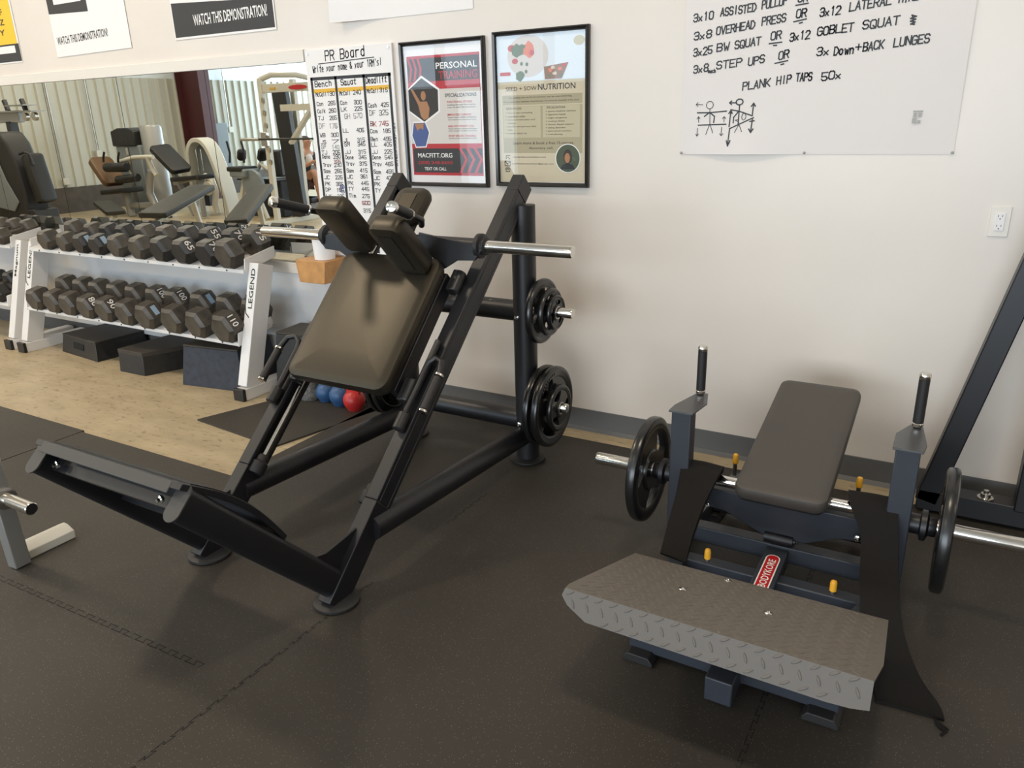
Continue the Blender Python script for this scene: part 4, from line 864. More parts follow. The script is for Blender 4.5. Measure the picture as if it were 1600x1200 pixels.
# ------------------------------------------------------------------ dumbbell racks
def rack(label, x0, x1, words, lz=0):
    R = thing('dumbbell_rack', label, 'dumbbell rack', ((x0+x1)/2, 3.2, 0))
    yd = Vector((0, .225, .74)).normalized()
    for x, inn in ((x0, 1), (x1, -1)):
        b = Vector((x, 3.135, .07)); e = b + yd*.775
        u = MB().bar(b, e, .08, .125).build('upright', 'rack_white', R, bevel=.004)
        fb = MB().span((x-.042, 3.055, .0), (x+.042, 3.56, .075)).build('foot_bar', 'rack_white', R, bevel=.004)
        lab(MB().span((x-.044, 3.035, .0), (x+.044, 3.062, .078)).build('end_cap', 'black_plastic', fb, bevel=.004), 'black rubber end cap')
        fn = Vector((0, -yd.z, yd.y)); o = b + yd*.49 + fn*.0635 + Vector((.022, 0, 0))
        font_mesh(words, o, yd, (-1, 0, 0), .25, .036, 'marker', u)
        if words == 'LEGEND':
            m = MB(); strokes(m, [[(-.02, -.035), (-.05, -.012), (-.06, .04), (-.06, .10)]], .007, lambda a, c: o + yd*(c-.02) + Vector((a+.0, 0, 0)) + fn*.0006); m.build('swoosh', 'marker', u, smooth=False)
        for z, y0, y1 in ((.80, 3.26, 3.52), (.355, 3.13, 3.42)):   # shelf brackets
            MB().prism([(y0, z-.03), (y1, z+.03), (y1, z+.10), (y0+.01, z+.055)], (x+inn*.046, 0, 0), (0, 1, 0), (0, 0, 1), -.004, .004).build('shelf_bracket', 'rack_white', R, bevel=.002)
    for z, y0, y1 in ((.785, 3.25, 3.53), (.345, 3.135, 3.43)):
        m = MB(); sl = .2
        m.prism([(y0, z-.018), (y0+.004, z-.018), (y0+.004, z), (y1, z+(y1-y0)*sl), (y1, z+(y1-y0)*sl+.03), (y1-.004, z+(y1-y0)*sl+.03), (y1-.004, z+(y1-y0)*sl+.004), (y0, z+.004)], (0, 0, 0), (0, 1, 0), (0, 0, 1), x0+.045, x1-.045)
        sh = m.build('shelf', 'rack_white', R, smooth=False)
        m = MB(); n = int((x1-x0)/.26)
        for i in range(n):
            m.lathe([(.006, 0), (.006, .003), (.003, .004)], (x0+.18+i*.26, y0-.0005, z-.008), (0, -1, 0), 8)
        m.build('rivet', 'black_frame_lit2', sh)
    return R
rack('long white two-tier dumbbell rack under the mirror', -6.255, -3.80, 'LEGEND')
rack('second white dumbbell rack, cut by the left picture edge', -8.9, -6.44, 'Magnum')
mat('tape_blue', (.30, .42, .55), .6)
def dumbbell(w, L, hl, m, loc, tilt, label, group, num=None, side=0, numback=None, roll=0, tape=0):
    t = thing('dumbbell', label, 'dumbbell', (0, 0, 0), group); r = w*.5774; zc = w/2
    MB().lathe([(.014, -hl/2-.01), (.0155, -hl/2+.01), (.0175, 0), (.0155, hl/2-.01), (.014, hl/2+.01)], (0, 0, zc), (0, 1, 0), 16).build('handle', 'dumbbell_iron', t)
    for s in (-1, 1):
        y0 = s*hl/2
        h = MB().lathe([(r*.78, 0), (r, .02), (r, L-.02), (r*.78, L)], (0, y0, zc), (0, s, 0), 6)
        h = h.build('head', m, t, smooth=False)
        nn = num if s < 0 else numback
        if nn:
            fl = r*.5
            if side == 0: font_mesh(nn, (-w*.18, y0+s*L/2 - .03, w+.0008), (1, 0, 0), (0, 1, 0), w*.32, .052, 'white_ink', h, 'number')
            else:
                c = Vector((.866*w/2+.0005, y0+s*L/2-.03, zc+.25*w)); v = Vector((.5, 0, -.866)); font_mesh(nn, c - v*w*.24, v, (0, 1, 0), w*.42, .045, 'white_ink', h, 'number')
    if tape:
        h = [c for c in t.children if c.name.startswith('head')][0 if tape > 0 else 1]; s = -1 if tape > 0 else 1; y0 = s*(hl/2+L/2)
        a = Vector((-.866, 0, .5)) if abs(tape) == 1 else Vector((.866, 0, .5)); v = Vector((a.z, 0, -a.x)); q = Vector((0, y0, zc)) + a*(w/2+.0006)
        k = MB(); k.poly([q + v*i*w*.2 + Vector((0, j*.018, 0)) for i, j in ((-1, -1), (1, -1), (1, 1), (-1, 1))]); lab(k.build('tape', 'tape_blue', h, smooth=False), 'pale blue tape strip')
    t.location = loc; t.rotation_euler = (tilt, roll, random.uniform(-.05, .05)); BASE[t] = V3(loc)
    return t
ORD = ['first', 'second', 'third', 'fourth', 'fifth', 'sixth', 'seventh', 'eighth', 'ninth', 'tenth']
top = [(-5.95, .132, 'dumbbell_iron', None), (-5.71, .124, 'dumbbell_iron', None), (-5.51, .126, 'dumbbell_black', None), (-5.315, .13, 'dumbbell_black', None), (-5.085, .14, 'dumbbell_iron', None),
       (-4.85, .14, 'dumbbell_iron', None), (-4.615, .146, 'dumbbell_black', None), (-4.39, .148, 'dumbbell_black', '65'), (-4.165, .15, 'dumbbell_black', '70'), (-3.965, .165, 'dumbbell_iron', None)]
tilt = math.atan(.2)
for i, (x, w, mm, num) in enumerate(top):
    k = 9-i; lb = ('hex dumbbell marked %s, ' % num if num else ('black' if mm == 'dumbbell_black' else 'worn grey-brown')+' hex dumbbell, ') + ORD[k] + ' from the right on the top shelf'
    hl = .105; L = .115
    yc = 3.395; z = .789 + (yc-3.25)*.2 + .001
    dumbbell(w*1.06, L, hl, mm, (x, yc, z), tilt, lb, 'hex dumbbells on the top shelf', num, 1, {7: '55', 8: '70', 9: '75'}.get(i), 0, {2: 2, 3: 2}.get(i, 0))
low = [(-6.04, .148, None), (-5.81, .15, None), (-5.61, .15, None), (-5.385, .152, '80'), (-5.165, .155, '90'), (-4.93, .158, None), (-4.715, .16, None), (-4.44, .165, None), (-4.185, .168, None), (-3.935, .172, '110')]
for i, (x, w, num) in enumerate(low):
    k = 9-i; lb = ('heavy hex dumbbell marked %s, ' % num if num else 'heavy grey hex dumbbell, ') + ORD[k] + ' from the right on the bottom shelf'
    yc = 3.285; z = .349 + (yc-3.135)*.2 + .001
    dumbbell(w*1.06, .13, .115, 'dumbbell_iron', (x, yc, z), tilt, lb, 'hex dumbbells on the bottom shelf', num, 1, {6: '100', 5: '100'}.get(i), 0, {6: 2, 7: -2}.get(i, 0))
for i, (x, w) in enumerate(((-6.60, .12), (-6.80, .12), (-7.0, .118))):
    dumbbell(w, .1, .12, 'dumbbell_iron', (x, 3.395, .789+.03), tilt, 'grey hex dumbbell, '+ORD[i]+' from the right on the upper shelf of the cut-off rack', 'dumbbells on the second rack')
for i, (x, w) in enumerate(((-6.60, .135), (-6.82, .135), (-7.04, .13))):
    dumbbell(w, .11, .12, 'dumbbell_black', (x, 3.285, .35+.031), tilt, 'dark hex dumbbell, '+ORD[i]+' from the right on the lower shelf of the cut-off rack', 'dumbbells on the second rack')
# ------------------------------------------------------------------ plyometric boxes on the concrete under the rack
def plyo(label, pts, h, ins, m, slot=None, lidh=0):
    """truncated box: pts are the four floor corners, ins the inward lean of the sides at the top"""
    P = [Vector((x, y, 0)) for x, y in pts]; c = sum(P, Vector())/4
    t = thing('plyo_box', label, 'plyo box', c)
    Tp = [Vector((p.x+(c.x-p.x)*ins, p.y+(c.y-p.y)*ins, h)) for p in P]
    m_ = MB(); m_.skin([[m_.v(p) for p in P], [m_.v(p) for p in Tp]]); m_.build('body', m, t, bevel=.004)
    Tq = [p + (p-c).normalized()*.004 for p in Tp]; m_ = MB(); m_.skin([[m_.v(Vector((p.x, p.y, h-lidh))) for p in Tq], [m_.v(Vector((p.x, p.y, h+.012))) for p in Tq]]); m_.build('rubber_top', 'rubber_floor', t, bevel=.003)
    if slot:
        a, b = P[slot[0]], P[slot[1]]; a2, b2 = Tp[slot[0]], Tp[slot[1]]
        mid = (a+b)/2; mt = (a2+b2)/2; ud = (b-a).normalized(); vd = (mt-mid).normalized(); n = ud.cross(vd)
        if n.dot(mid-c) < 0: n = -n
        ce = mid.lerp(mt, .58); MB().box(ce + n*.001, (.15, .045, .008), ud, vd).build('hand_slot', 'slot_black', t)
    return t
def q4(x, y, w, d, a=0):
    ca, sa = math.cos(a), math.sin(a); return [(x+ca*i*w/2-sa*j*d/2, y+sa*i*w/2+ca*j*d/2) for i, j in ((-1, -1), (1, -1), (1, 1), (-1, 1))]
plyo('low black plyo box with a hand slot, leftmost under the white rack', [(-5.985, 3.2), (-5.44, 3.145), (-5.40, 3.57), (-5.95, 3.585)], .135, .1, 'plyo_black', (0, 1))
plyo('low black plyo box with chipped corner, middle of the three under the rack', [(-5.08, 3.085), (-4.81, 3.09), (-4.62, 3.53), (-5.06, 3.56)], .155, .04, 'plyo_black', None, .02)
plyo('taller dark blue plyo box beside the foot of the white rack', [(-4.41, 3.09), (-3.90, 3.165), (-3.98, 3.56), (-4.42, 3.54)], .265, .13, 'plyo_navy')
plyo('tall black plyo box behind the right foot of the white rack', q4(-3.52, 3.40, .34, .3, .1), .40, .18, 'plyo_black')
# ------------------------------------------------------------------ kettlebells on the small mat
def kettlebell(label, m, x, y, r, hm='grip_rubber'):
    t = thing('kettlebell', label, 'kettlebell', (x, y, .01), 'kettlebells on the small mat')
    prof = [(r*.62, .01)] + [(r*math.sin(a), .01 + r*.92 - r*math.cos(a)*1.0) for a in [math.pi*k/14 for k in range(4, 14)]]
    prof = [(q, max(z, .01)) for q, z in prof]
    MB().lathe(prof, (x, y, 0), (0, 0, 1), 28).build('body', m, t)
    pts = [(x + r*.62*math.cos(a)*(1.0 if math.sin(a) > .3 else .9), y, .01 + r*1.75 + r*.95*max(0, math.sin(a))**.7 - (.03 if math.sin(a) < .1 else 0)) for a in [math.pi*k/12 for k in range(13)]]
    MB().path(pts, .0155, 12).build('handle', hm, t)
kettlebell('red kettlebell on the small mat, in front of the dark plates', 'kettle_red', -3.02, 3.235, .066, 'kettle_red')
kettlebell('blue kettlebell touching the red one on its left', 'kettle_blue', -3.155, 3.26, .066, 'kettle_gray')
kettlebell('second blue kettlebell, between the blue and the grey one', 'kettle_blue', -3.285, 3.275, .062, 'kettle_gray')
kettlebell('small dark blue kettlebell half hidden behind the red kettlebell', 'kettle_blue', -3.06, 3.38, .06, 'kettle_gray')
t = thing('weight_bag', 'grey speckled cone-shaped weight at the left end of the kettlebells', 'weight', (-3.405, 3.265, .01), None)
MB().lathe([(.062, .01), (.068, .02), (.066, .045), (.05, .10), (.034, .15), (.026, .165), (.012, .172)], (-3.405, 3.265, 0), (0, 0, 1), 24).build('body', 'kettle_gray', t)
# ------------------------------------------------------------------ the far side of the gym, seen in the mirror.
# Coordinates below are of the mirrored room; FLIP turns y into the real 7.2 - y
FLIP = True
def padbar(m, a, b, w, th, side=(0, 1, 0), r=.05):
    a, b = V3(a), V3(b); d = (b-a).normalized(); sd = V3(side); sd = (sd - d*sd.dot(d)).normalized()
    return m.pad((a+b)/2, sd, d, w/2, (b-a).length/2, th, r=r, e=min(.02, th*.3))
# cable machine / dark shrouded machine at the left
t = thing('shrouded_machine', 'dark rounded shrouded machine with a big curved hood, seen in the mirror at the left', 'exercise machine', (-13, 7, 0))
m = MB(); pts = [(-13.85, 0), (-13.85, 1.1), (-13.7, 1.45), (-13.5, 1.62), (-13.32, 1.62), (-13.15, 1.45), (-13.02, 1.1), (-12.97, .7), (-12.98, .3), (-13.0, 0)]
m.prism(pts, (0, 7.1, 0), (1, 0, 0), (0, 0, 1), -.2, .2); m.build('hood', 'grip_rubber', t, bevel=.05)
MB().prism([(-13.72, .7), (-13.6, 1.1), (-13.5, 1.3), (-13.35, .9), (-13.12, .55), (-13.3, .4), (-13.75, .45)], (0, 6.89, 0), (1, 0, 0), (0, 0, 1), -.012, .012).build('side_panel', 'grey_panel', t, bevel=.01)
m = MB(); padbar(m, (-12.80, 7.1, .52), (-12.95, 7.1, 1.26), .26, .2, r=.06); m.build('back_pad', 'black_plastic', t)
MB().path([(-13.0, 7.0, 1.28), (-12.85, 7.0, 1.31), (-12.74, 7.0, 1.28), (-12.68, 7.0, 1.12)], .02).build('handle', 'grip_rubber', t)
m = MB(); m.span((-12.95, 6.9, .0), (-12.78, 7.3, .44)); m.build('base', 'black_frame', t, bevel=.02)
t = thing('cable_machine', 'cable machine with a drilled steel head beam above the dark hood, seen in the mirror', 'exercise machine', (-15, 8.0, 0))
MB().span((-15.5, 7.95, 1.76), (-14.55, 8.05, 1.96)).build('head_beam', 'silver_paint', t, bevel=.01)
for a, b, z in ((-15.1, -14.0, 1.93), (-14.8, -14.2, 2.03)): MB().span((a, 7.88, z), (b, 8.12, z+.018)).build('pulley_plate', 'silver_paint', t)
for x in (-14.8, -14.4, -14.12): MB().tube((x, 7.97, 1.85), (x, 8.03, 1.85), .07, 18).build('pulley', 'steel', t)
for x in (-14.9, -14.35): MB().bar((x, 8, 1.94), (x-.07, 8, 2.14), .06, .06).build('pivot_arm', 'black_frame', t)
MB().span((-14.95, 7.93, .05), (-14.82, 8.07, 1.78)).build('column', 'black_frame', t)
MB().span((-15.3, 7.7, 0), (-14.5, 8.3, .07)).build('base', 'black_frame', t)
# leg extension with a brown back pad
X = .03
t = thing('leg_extension_machine', 'silver leg extension machine with a worn brown back pad, seen in the mirror', 'exercise machine', (-14, 9.4, 0))
m = MB(); padbar(m, (-14.32, 9.35, .56), (-14.72, 9.35, 1.04), .46, .12, r=.1); lab(m.build('back_pad', 'brown_vinyl', t), 'worn brown back pad')
m = MB(); padbar(m, (-14.5, 9.35, .50), (-13.75, 9.35, .56), .46, .09); m.build('seat', 'dark_vinyl', t)
MB().lathe([(.07, 0), (.085, .02), (.085, .60), (.07, .62)], (-14.25, 9.2, .92), (1, 0, .02), 20).build('thigh_roller', 'dark_vinyl', t)
MB().lathe([(.06, 0), (.075, .02), (.075, .55), (.06, .57)], (-13.9, 9.15, .70), (1, .1, .1), 20).build('ankle_roller', 'dark_vinyl', t)
MB().tube((-14.02, 9.4, 0), (-14.1, 9.4, .5), .075, 20).build('seat_post', 'silver_paint', t)
MB().path([(-13.2, 9.4, .86), (-13.32, 9.4, .62), (-13.36, 9.4, .45), (-13.27, 9.4, .26), (-13.1, 9.4, .03)], .07, 16).build('front_post', 'silver_paint', t)
MB().span((-13.28, 9.28, 0), (-12.98, 9.52, .035)).build('foot', 'black_plastic', t, bevel=.01)
MB().bar((-14.0, 9.4, .20), (-13.3, 9.4, .24), .1, .1, side=(0, 1, 0)).build('base_rail', 'silver_paint', t, bevel=.02)
MB().path([(-13.95, 9.3, 1.02), (-13.5, 9.3, 1.10), (-13.2, 9.3, 1.11), (-12.95, 9.3, 1.11)], .04, 14).build('lift_arm', 'cream_frame', t)
MB().path([(-13.1, 9.3, 1.1), (-13.1, 9.35, .9), (-13.0, 9.35, .78)], .045, 14).build('lift_arm', 'cream_frame', t)
for x in (-14.3, -13.85): MB().path([(x, 9.2, 1.02), (x+.02, 9.2, 1.1), (x+.08, 9.2, 1.2)], .02, 10).build('handle', 'grip_rubber', t)
t = thing('weight_tower', 'grey weight stack tower with a dark top behind the brown-seated machine, in the mirror', 'weight tower', (-14.0, 9.95, 0))
m = MB(); m.prism([(-.36, -.2), (.36, -.2), (.42, 0), (.36, .2), (-.36, .2), (-.42, 0)], (-14.3, 9.95, 0), (1, 0, 0), (0, 1, 0), 0, 1.3); m.build('shroud', 'grey_panel', t, bevel=.02)
m = MB(); m.prism([(-.42, 1.28), (.3, 1.28), (.3, 1.56), (.1, 1.62), (-.2, 1.62), (-.42, 1.56)], (-14.3, 9.95, 0), (1, 0, 0), (0, 0, 1), -.23, .23); m.build('cap', 'black_plastic', t, bevel=.02)
MB().lathe([(.2, 0), (.2, 1.62), (.17, 1.66)], (-13.85, 10.0, 0), (0, 0, 1), 24).build('side_column', 'silver_paint', t)
MB().span((-14.33, 9.72, .3), (-14.26, 9.75, 1.25)).build('rail', 'chrome', t)
# reclined bench with black pads
t = thing('reclined_press_bench', 'machine bench with a tall black reclined back pad beside the maroon column, in the mirror', 'bench', (-12.6, 9.6, 0))
m = MB(); padbar(m, (-12.62, 9.6, .80), (-13.18, 9.6, 1.24), .42, .1, side=(.15, 1, 0), r=.07); m.build('back_pad', 'dark_vinyl', t)
m = MB(); padbar(m, (-12.75, 9.6, .74), (-11.95, 9.6, .80), .4, .08); m.build('seat', 'dark_vinyl', t)
m = MB(); m.bar((-12.9, 9.62, .62), (-12.3, 9.62, .72), .07, .07).bar((-12.95, 9.62, .95), (-12.45, 9.62, .05), .07, .09).bar((-12.2, 9.62, .7), (-12.2, 9.62, .03), .07, .07).bar((-13.0, 9.62, .04), (-12.0, 9.62, .04), .09, .07); m.build('frame', 'silver_paint', t, bevel=.01)
# white selectorized machine
t = thing('selector_machine', 'cream weight stack machine with rounded top, mirrored before the maroon column', 'exercise machine', (-12.6, 10.3, 0))
m = MB(); m.rail([(-13.12, 10.3, 0), (-13.12, 10.3, .9), (-13.08, 10.3, 1.2), (-12.93, 10.3, 1.35), (-12.72, 10.3, 1.35), (-12.55, 10.3, 1.2), (-12.40, 10.3, .85), (-12.27, 10.3, .42), (-12.2, 10.3, 0)], .30, .085)
m.build('shroud', 'cream_frame', t, bevel=.012)
MB().prism([(-13.07, .5), (-13.07, 1.18), (-12.9, 1.32), (-12.75, 1.3), (-12.6, 1.1), (-12.5, .8), (-12.5, .5)], (0, 10.34, 0), (1, 0, 0), (0, 0, 1), -.01, .01).build('panel', 'grey_panel', t)
m = MB().span((-12.98, 10.2, .15), (-12.72, 10.3, .55))
m.build('weight_stack', 'black_plastic', t)
m = MB()
for x in (-12.92, -12.78): m.tube((x, 10.22, .5), (x, 10.22, 1.2), .018, 12)
m.build('guide_rod', 'chrome', t)
m = MB(); m.path([(-12.62, 10.1, .72), (-12.45, 10.1, .66), (-12.38, 10.1, .45), (-12.45, 10.1, .2), (-12.4, 10.1, .03)], .06, 14); m.build('lever', 'cream_frame', t)
MB().lathe([(.02, 0), (.13, .01), (.13, .04), (.02, .05)], (-12.5, 10.05, .5), (0, -1, 0), 24).build('cam', 'cream_frame', t)
# two incline benches nearer the mirror and a low flat one
def bench(label, a, b, sd, w=.32):
    a, b, sd = V3(a), V3(b), V3(sd).normalized(); t = thing('incline_bench', label, 'bench', ((a.x+b.x)/2, (a.y+b.y)/2, 0), 'padded benches seen in the mirror')
    m = MB(); padbar(m, a, b, w, .075, side=sd, r=.04); m.build('pad', 'olive_vinyl', t)
    u = a.lerp(b, .75); l = a.lerp(b, .2); fl = lambda q, z=.04: Vector((q.x, q.y, z)); z = Vector((0, 0, -.06)); f = b-a; f.z = 0; f.normalize()
    m = MB(); m.bar(a.lerp(b, .05)+z, b.lerp(a, .05)+z, .06, .04, side=sd); m.bar(u+z, fl(u+f*.2), .06, .06, side=sd); m.bar(l+z, fl(l-f*.05), .06, .06, side=sd); m.bar(fl(l-f*.05), fl(u+f*.2), .06, .06, side=sd)
    for q in (u+f*.2, l-f*.05): m.bar(fl(q-sd*.28, .03), fl(q+sd*.28, .03), .06, .05, side=f)
    m.build('frame', 'cream_frame', t, bevel=.005)
bench('incline bench seen in the mirror under the cream weight stack machine', (-8.75, 6.13, .56), (-9.34, 7.42, .78), (.85, .53, 0), .37)
bench('incline bench seen in the mirror next to the white squat rack', (-7.63, 6.45, .48), (-8.36, 7.62, .79), (.9, .43, 0), .29)
bench('low flat bench seen in the mirror under the brown-seated machine', (-13.3, 8.4, .42), (-12.5, 8.1, .30), (.35, .93, 0))
# squat rack
RK = t = thing('squat_rack', 'white squat rack holding a barbell, seen in the mirror beside the whiteboard', 'squat rack', (-9.5, 9.5, 0))
for x in (-10.13, -8.45):
    for y in (9.45, 10.15): MB().span((x-.045, y-.04, 0), (x+.045, y+.04, 2.32)).build('upright', 'cream_frame', t, bevel=.005)
    MB().span((x-.05, 9.0, 0), (x+.05, 10.5, .08)).build('foot', 'cream_frame', t, bevel=.005)
m = MB()
for k in range(6): m.bar((-10.08, 9.40, 1.0+.19*k), (-10.03, 9.36, 1.06+.19*k), .05, .03)
m.build('bar_hook', 'steel', t)
MB().bar((-10.13, 9.45, 2.16), (-8.45, 9.45, 2.16), .13, .06, side=(0, 0, 1)).build('top_beam', 'cream_frame', t, bevel=.005)
m = MB(); m.path([(-10.13, 9.45, 2.3), (-9.95, 9.5, 2.36), (-9.7, 9.8, 2.36), (-9.6, 10.1, 2.30)], .045, 10); m.build('corner_bend', 'cream_frame', t)
MB().bar((-9.75, 9.46, 1.86), (-8.6, 9.46, 1.86), .1, .05, side=(0, 0, 1)).build('brace', 'cream_frame', t)
MB().bar((-9.62, 9.46, 1.32), (-9.05, 9.46, 1.88), .09, .05, side=(0, 1, 0)).build('brace', 'cream_frame', t)
m = MB(); m.prism([(-.06, 0), (.06, 0), (.06, .03), (-.06, .03)], (-9.85, 9.412, 2.14), (1, 0, 0), (0, 0, 1), -.002, .003); lab(m.build('sticker', 'marker_yellow', t), 'yellow sticker')
m = MB(); m.prism([(.2*math.cos(k*.5236), .035*math.sin(k*.5236)) for k in range(12)], (-9.3, 9.412, 2.155), (1, 0, 0), (0, 0, 1), -.002, .003); lab(m.build('badge', 'red_label', t), 'red oval badge')
m = MB(); m.span((-10.2, 9.36, 1.28), (-10.06, 9.42, 1.5)); m.build('bar_catch', 'steel', t, bevel=.01)
t = thing('barbell', 'black barbell resting across the white squat rack in the mirror', 'barbell', (-9.4, 9.36, 1.38))
MB().tube((-10.2, 9.33, 1.39), (-8.3, 9.33, 1.39), .016, 14).build('shaft', 'black_plastic', t)
m = MB(); m.tube((-10.62, 9.33, 1.39), (-10.2, 9.33, 1.39), .026, 16); m.tube((-8.3, 9.33, 1.39), (-7.9, 9.33, 1.39), .026, 16); m.build('sleeve', 'steel', t)
MB().prism([(-10.40, 2.2), (-10.09, 2.2), (-9.93, .1), (-10.25, .05)], (0, 9.95, 0), (1, 0, 0), (0, 0, 1), -.05, .05).build('rear_panel', 'black_frame', RK, bevel=.01)
# upright bike and dark machine right of the column
t = thing('exercise_bike', 'exercise bike with a grey disc wheel and black seat, seen in the mirror', 'exercise bike', (-11.6, 9.9, 0))
MB().lathe([(.02, 0), (.24, .01), (.25, .03), (.25, .07), (.24, .09), (.02, .1)], (-11.05, 9.9, .62), (0, -1, 0), 30).build('flywheel', 'grey_panel', t)
m = MB(); padbar(m, (-11.55, 9.9, .92), (-11.15, 9.9, .92), .4, .08); m.build('seat', 'dark_vinyl', t)
MB().span((-11.5, 9.72, .74), (-11.1, 10.08, .88)).build('housing', 'grey_panel', t, bevel=.03)
m = MB(); padbar(m, (-11.42, 9.95, 1.02), (-11.38, 9.95, 1.22), .18, .06, r=.06); m.build('back_pad', 'dark_vinyl', t)
for x in (-11.65, -11.28): MB().path([(x, 9.9, .98), (x+.04, 9.9, 1.15), (x-.0, 9.9, 1.35)], .02).build('handle', 'grip_rubber', t)
m = MB(); m.bar((-11.3, 9.9, .76), (-11.6, 9.9, .02), .06, .06).bar((-11.1, 9.9, .6), (-10.85, 9.9, .02), .05, .05); m.bar((-11.7, 9.9, .03), (-10.8, 9.9, .03), .07, .06); m.build('frame', 'cream_frame', t)
t = thing('seated_row_machine', 'black and cream seated machine in the mirror, left of the white squat rack', 'exercise machine', (-10.9, 10.3, 0))
m = MB(); padbar(m, (-11.3, 10.3, 1.0), (-11.22, 10.3, 1.22), .2, .07, r=.06); m.build('back_pad', 'dark_vinyl', t)
MB().span((-11.05, 10.2, .72), (-10.7, 10.6, 1.18)).build('weight_box', 'black_plastic', t, bevel=.03)
MB().path([(-11.4, 10.25, .75), (-11.25, 10.25, .95), (-11.1, 10.25, .85), (-11.0, 10.25, .8), (-10.8, 10.25, .8)], .04).build('arm', 'cream_frame', t)
MB().span((-11.75, 10.1, .66), (-10.75, 10.5, .69)).build('platform', 'black_plastic', t)
MB().span((-11.7, 10.25, 0), (-10.8, 10.45, .66)).build('base', 'plyo_navy', t, bevel=.02)
# seated person
PY_ = 10.9
t = thing('person', 'person in black top and white tee sitting on a low bench, seen in the mirror', 'person', (-10.75, PY_, 0))
def skinned(name, m, parent, pts, edges, radii, sub=2):
    me = bpy.data.meshes.new(name); off = BASE[parent]
    me.from_pydata([tuple(V3(p[0], 7.2-p[1], p[2]) - off) for p in pts], edges, []); o = bpy.data.objects.new(name, me); COL.objects.link(o); o.parent = parent; BASE[o] = off
    o.modifiers.new('skin', 'SKIN'); s = o.modifiers.new('sub', 'SUBSURF'); s.levels = s.render_levels = sub
    bm = bmesh.new(); bm.from_mesh(me); ly = bm.verts.layers.skin.verify()
    for v, r in zip(bm.verts, radii): v[ly].radius = (r, r) if not isinstance(r, tuple) else r
    bm.verts.ensure_lookup_table(); bm.verts[0][ly].use_root = True; bm.to_mesh(me); bm.free(); me.materials.append(MATS[m])
    for p in me.polygons: p.use_smooth = True
    return o
x0 = -10.89
pt = [(x0, PY_, .55), (x0+.03, PY_, .75), (x0+.1, PY_, .98), (x0+.13, PY_, 1.08), (x0+.17, PY_, 1.17), (x0+.21, PY_, 1.28), (x0+.2, PY_, 1.36)]
ed = [(0, 1), (1, 2), (2, 3), (3, 4), (4, 5), (5, 6)]; rd = [.13, .115, .13, .11, .05, .085, .075]
for s in (-1, 1):
    b = len(pt); hx = [(x0+.03, PY_+s*.1, .55), (x0+.44, PY_+s*.14, .80), (x0+.52, PY_+s*.14, .42), (x0+.56, PY_+s*.14, .09), (x0+.70, PY_+s*.15, .06)]
    pt += hx; ed += [(0, b), (b, b+1), (b+1, b+2), (b+2, b+3), (b+3, b+4)]; rd += [.095, .068, .06, .042, .035]
    b = len(pt); pt += [(x0+.12, PY_+s*.18, 1.06), (x0+.17, PY_+s*.24, .83), (x0+.40, PY_+s*.16, .93), (x0+.47, PY_+s*.13, .97)]; ed += [(3, b), (b, b+1), (b+1, b+2), (b+2, b+3)]; rd += [.06, .045, .035, .03]
body = skinned('body', 'skin', t, pt, ed, rd)
for s in (-1, 1):   # five fingers on each hand
    for k in range(5):
        p0 = Vector((x0+.47, PY_+s*.13, .97)); a = (k-2)*.012
        skinned('finger', 'skin', body, [p0 + Vector((.01, a, .0)), p0 + Vector((.045 if k else .02, a*1.3 - (s*.02 if k == 0 else 0), .012)), p0 + Vector((.065 if k else .035, a*1.4 - (s*.03 if k == 0 else 0), -.006))], [(0, 1), (1, 2)], [.009, .0085, .007], 1)
skinned('shirt', 'dark_cloth', t, [(x0-.005, PY_, .52), (x0+.025, PY_, .75), (x0+.095, PY_, .98), (x0+.125, PY_, 1.08), (x0+.115, PY_-.18, 1.06), (x0+.165, PY_-.23, .9), (x0+.115, PY_+.18, 1.06), (x0+.165, PY_+.23, .9)], [(0, 1), (1, 2), (2, 3), (3, 4), (4, 5), (3, 6), (6, 7)], [.145, .13, .146, .12, .075, .06, .075, .06])
skinned('tee', 'white_paper', t, [(x0+.13, PY_, .86), (x0+.185, PY_, 1.0), (x0+.185, PY_, 1.1)], [(0, 1), (1, 2)], [.10, .10, .075])
skinned('shorts', 'maroon_cloth', t, [(x0, PY_, .54), (x0+.05, PY_-.1, .56), (x0+.3, PY_-.125, .71), (x0+.05, PY_+.1, .56), (x0+.3, PY_+.125, .71)], [(0, 1), (1, 2), (0, 3), (3, 4)], [.14, .115, .09, .115, .09])
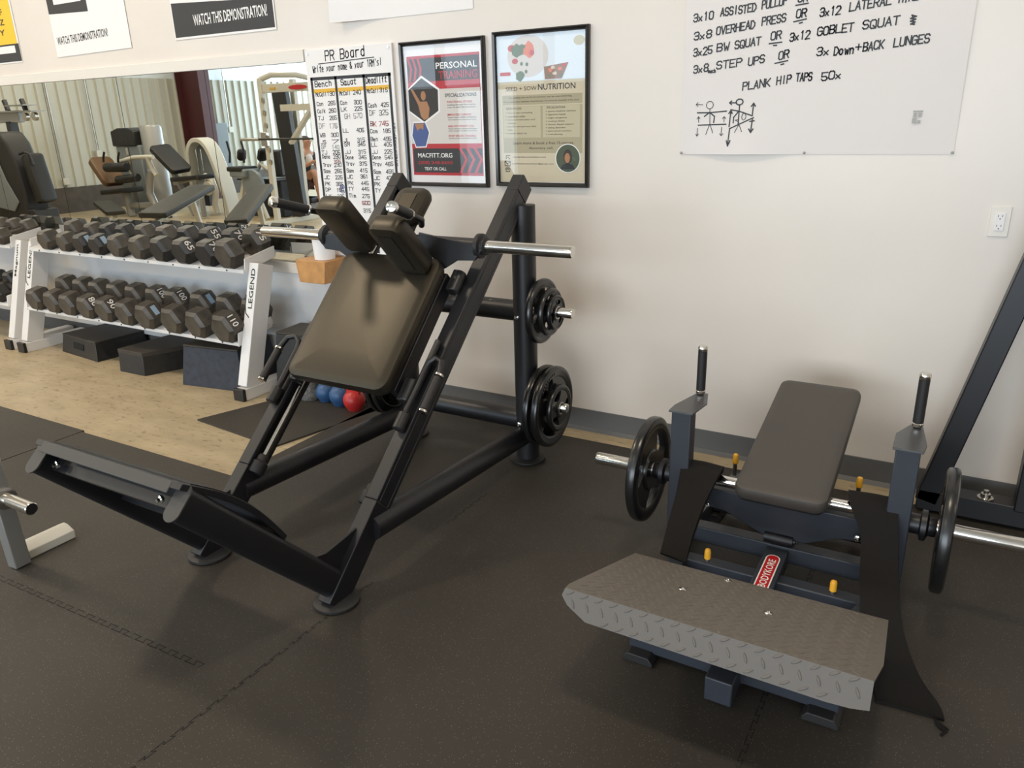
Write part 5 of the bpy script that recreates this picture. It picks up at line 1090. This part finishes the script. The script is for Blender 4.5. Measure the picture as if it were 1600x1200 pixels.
skinned('hair', 'hair', t, [(x0+.17, PY_, 1.29), (x0+.175, PY_, 1.36), (x0+.19, PY_, 1.40), (x0+.10, PY_, 1.33), (x0+.06, PY_, 1.27)], [(0, 1), (1, 2), (1, 3), (3, 4)], [.078, .085, .075, .045, .03])
m = MB()
for s in (-1, 1): m.lathe([(.011, -.006), (.011, 0), (.004, .005)], (x0+.285, PY_+s*.033, 1.305), (1, 0, 0), 10)
m.build('eyes', 'hair', body); MB().lathe([(.013, 0), (.009, .018), (.003, .026)], (x0+.285, PY_, 1.275), (1, 0, -.2), 10).build('nose', 'skin', body); MB().box((x0+.285, PY_, 1.238), (.008, .045, .01)).build('mouth', 'marker_pink', body)
t = thing('low_bench', 'low black machine seat under the seated person, seen in the mirror', 'bench', (-10.8, PY_, 0))
m = MB(); padbar(m, (-11.0, PY_, .30), (-10.55, PY_, .30), .42, .09); m.build('seat', 'dark_vinyl', t)
m = MB(); m.span((-10.9, PY_-.15, 0), (-10.6, PY_+.15, .3)).span((-10.95, PY_-.3, 0), (-10.1, PY_+.3, .05)); m.build('frame', 'silver_paint', t)
# electrical pieces on the end wall
def conduit(label, y, z0, zt):
    t = thing('socket_box', label, 'socket', (-15.94, y, z0), 'surface sockets on the corrugated wall')
    MB().span((-15.945, y-.06, z0-.06), (-15.88, y+.06, z0+.07)).build('box', 'cream_frame', t, bevel=.005)
    MB().tube((-15.93, y, z0+.05), (-15.93, y, zt), .013, 10).build('conduit', 'steel', t)
conduit('socket box with conduit on the corrugated wall above the brown back pad', 10.17, 1.12, 4.5)
conduit('socket box with conduit on the corrugated wall right of the maroon column', 13.68, 1.5, 4.5)
conduit('socket box with conduit on the corrugated wall near the left mirror seam', 9.35, .62, 4.5)
t = thing('electric_cabinet', 'grey electric cabinet on the corrugated wall right of the maroon column', 'cabinet', (-15.8, 13.2, .6))
MB().span((-15.94, 13.0, .62), (-15.7, 13.42, 1.66)).build('case', 'grey_panel', t, bevel=.01)
m = MB()
for k in range(4): m.tube((-15.9, 13.04+.05*k, 1.64), (-15.9, 13.04+.05*k, 4.5), .012, 8)
m.build('cables', 'steel', t)
FLIP = False
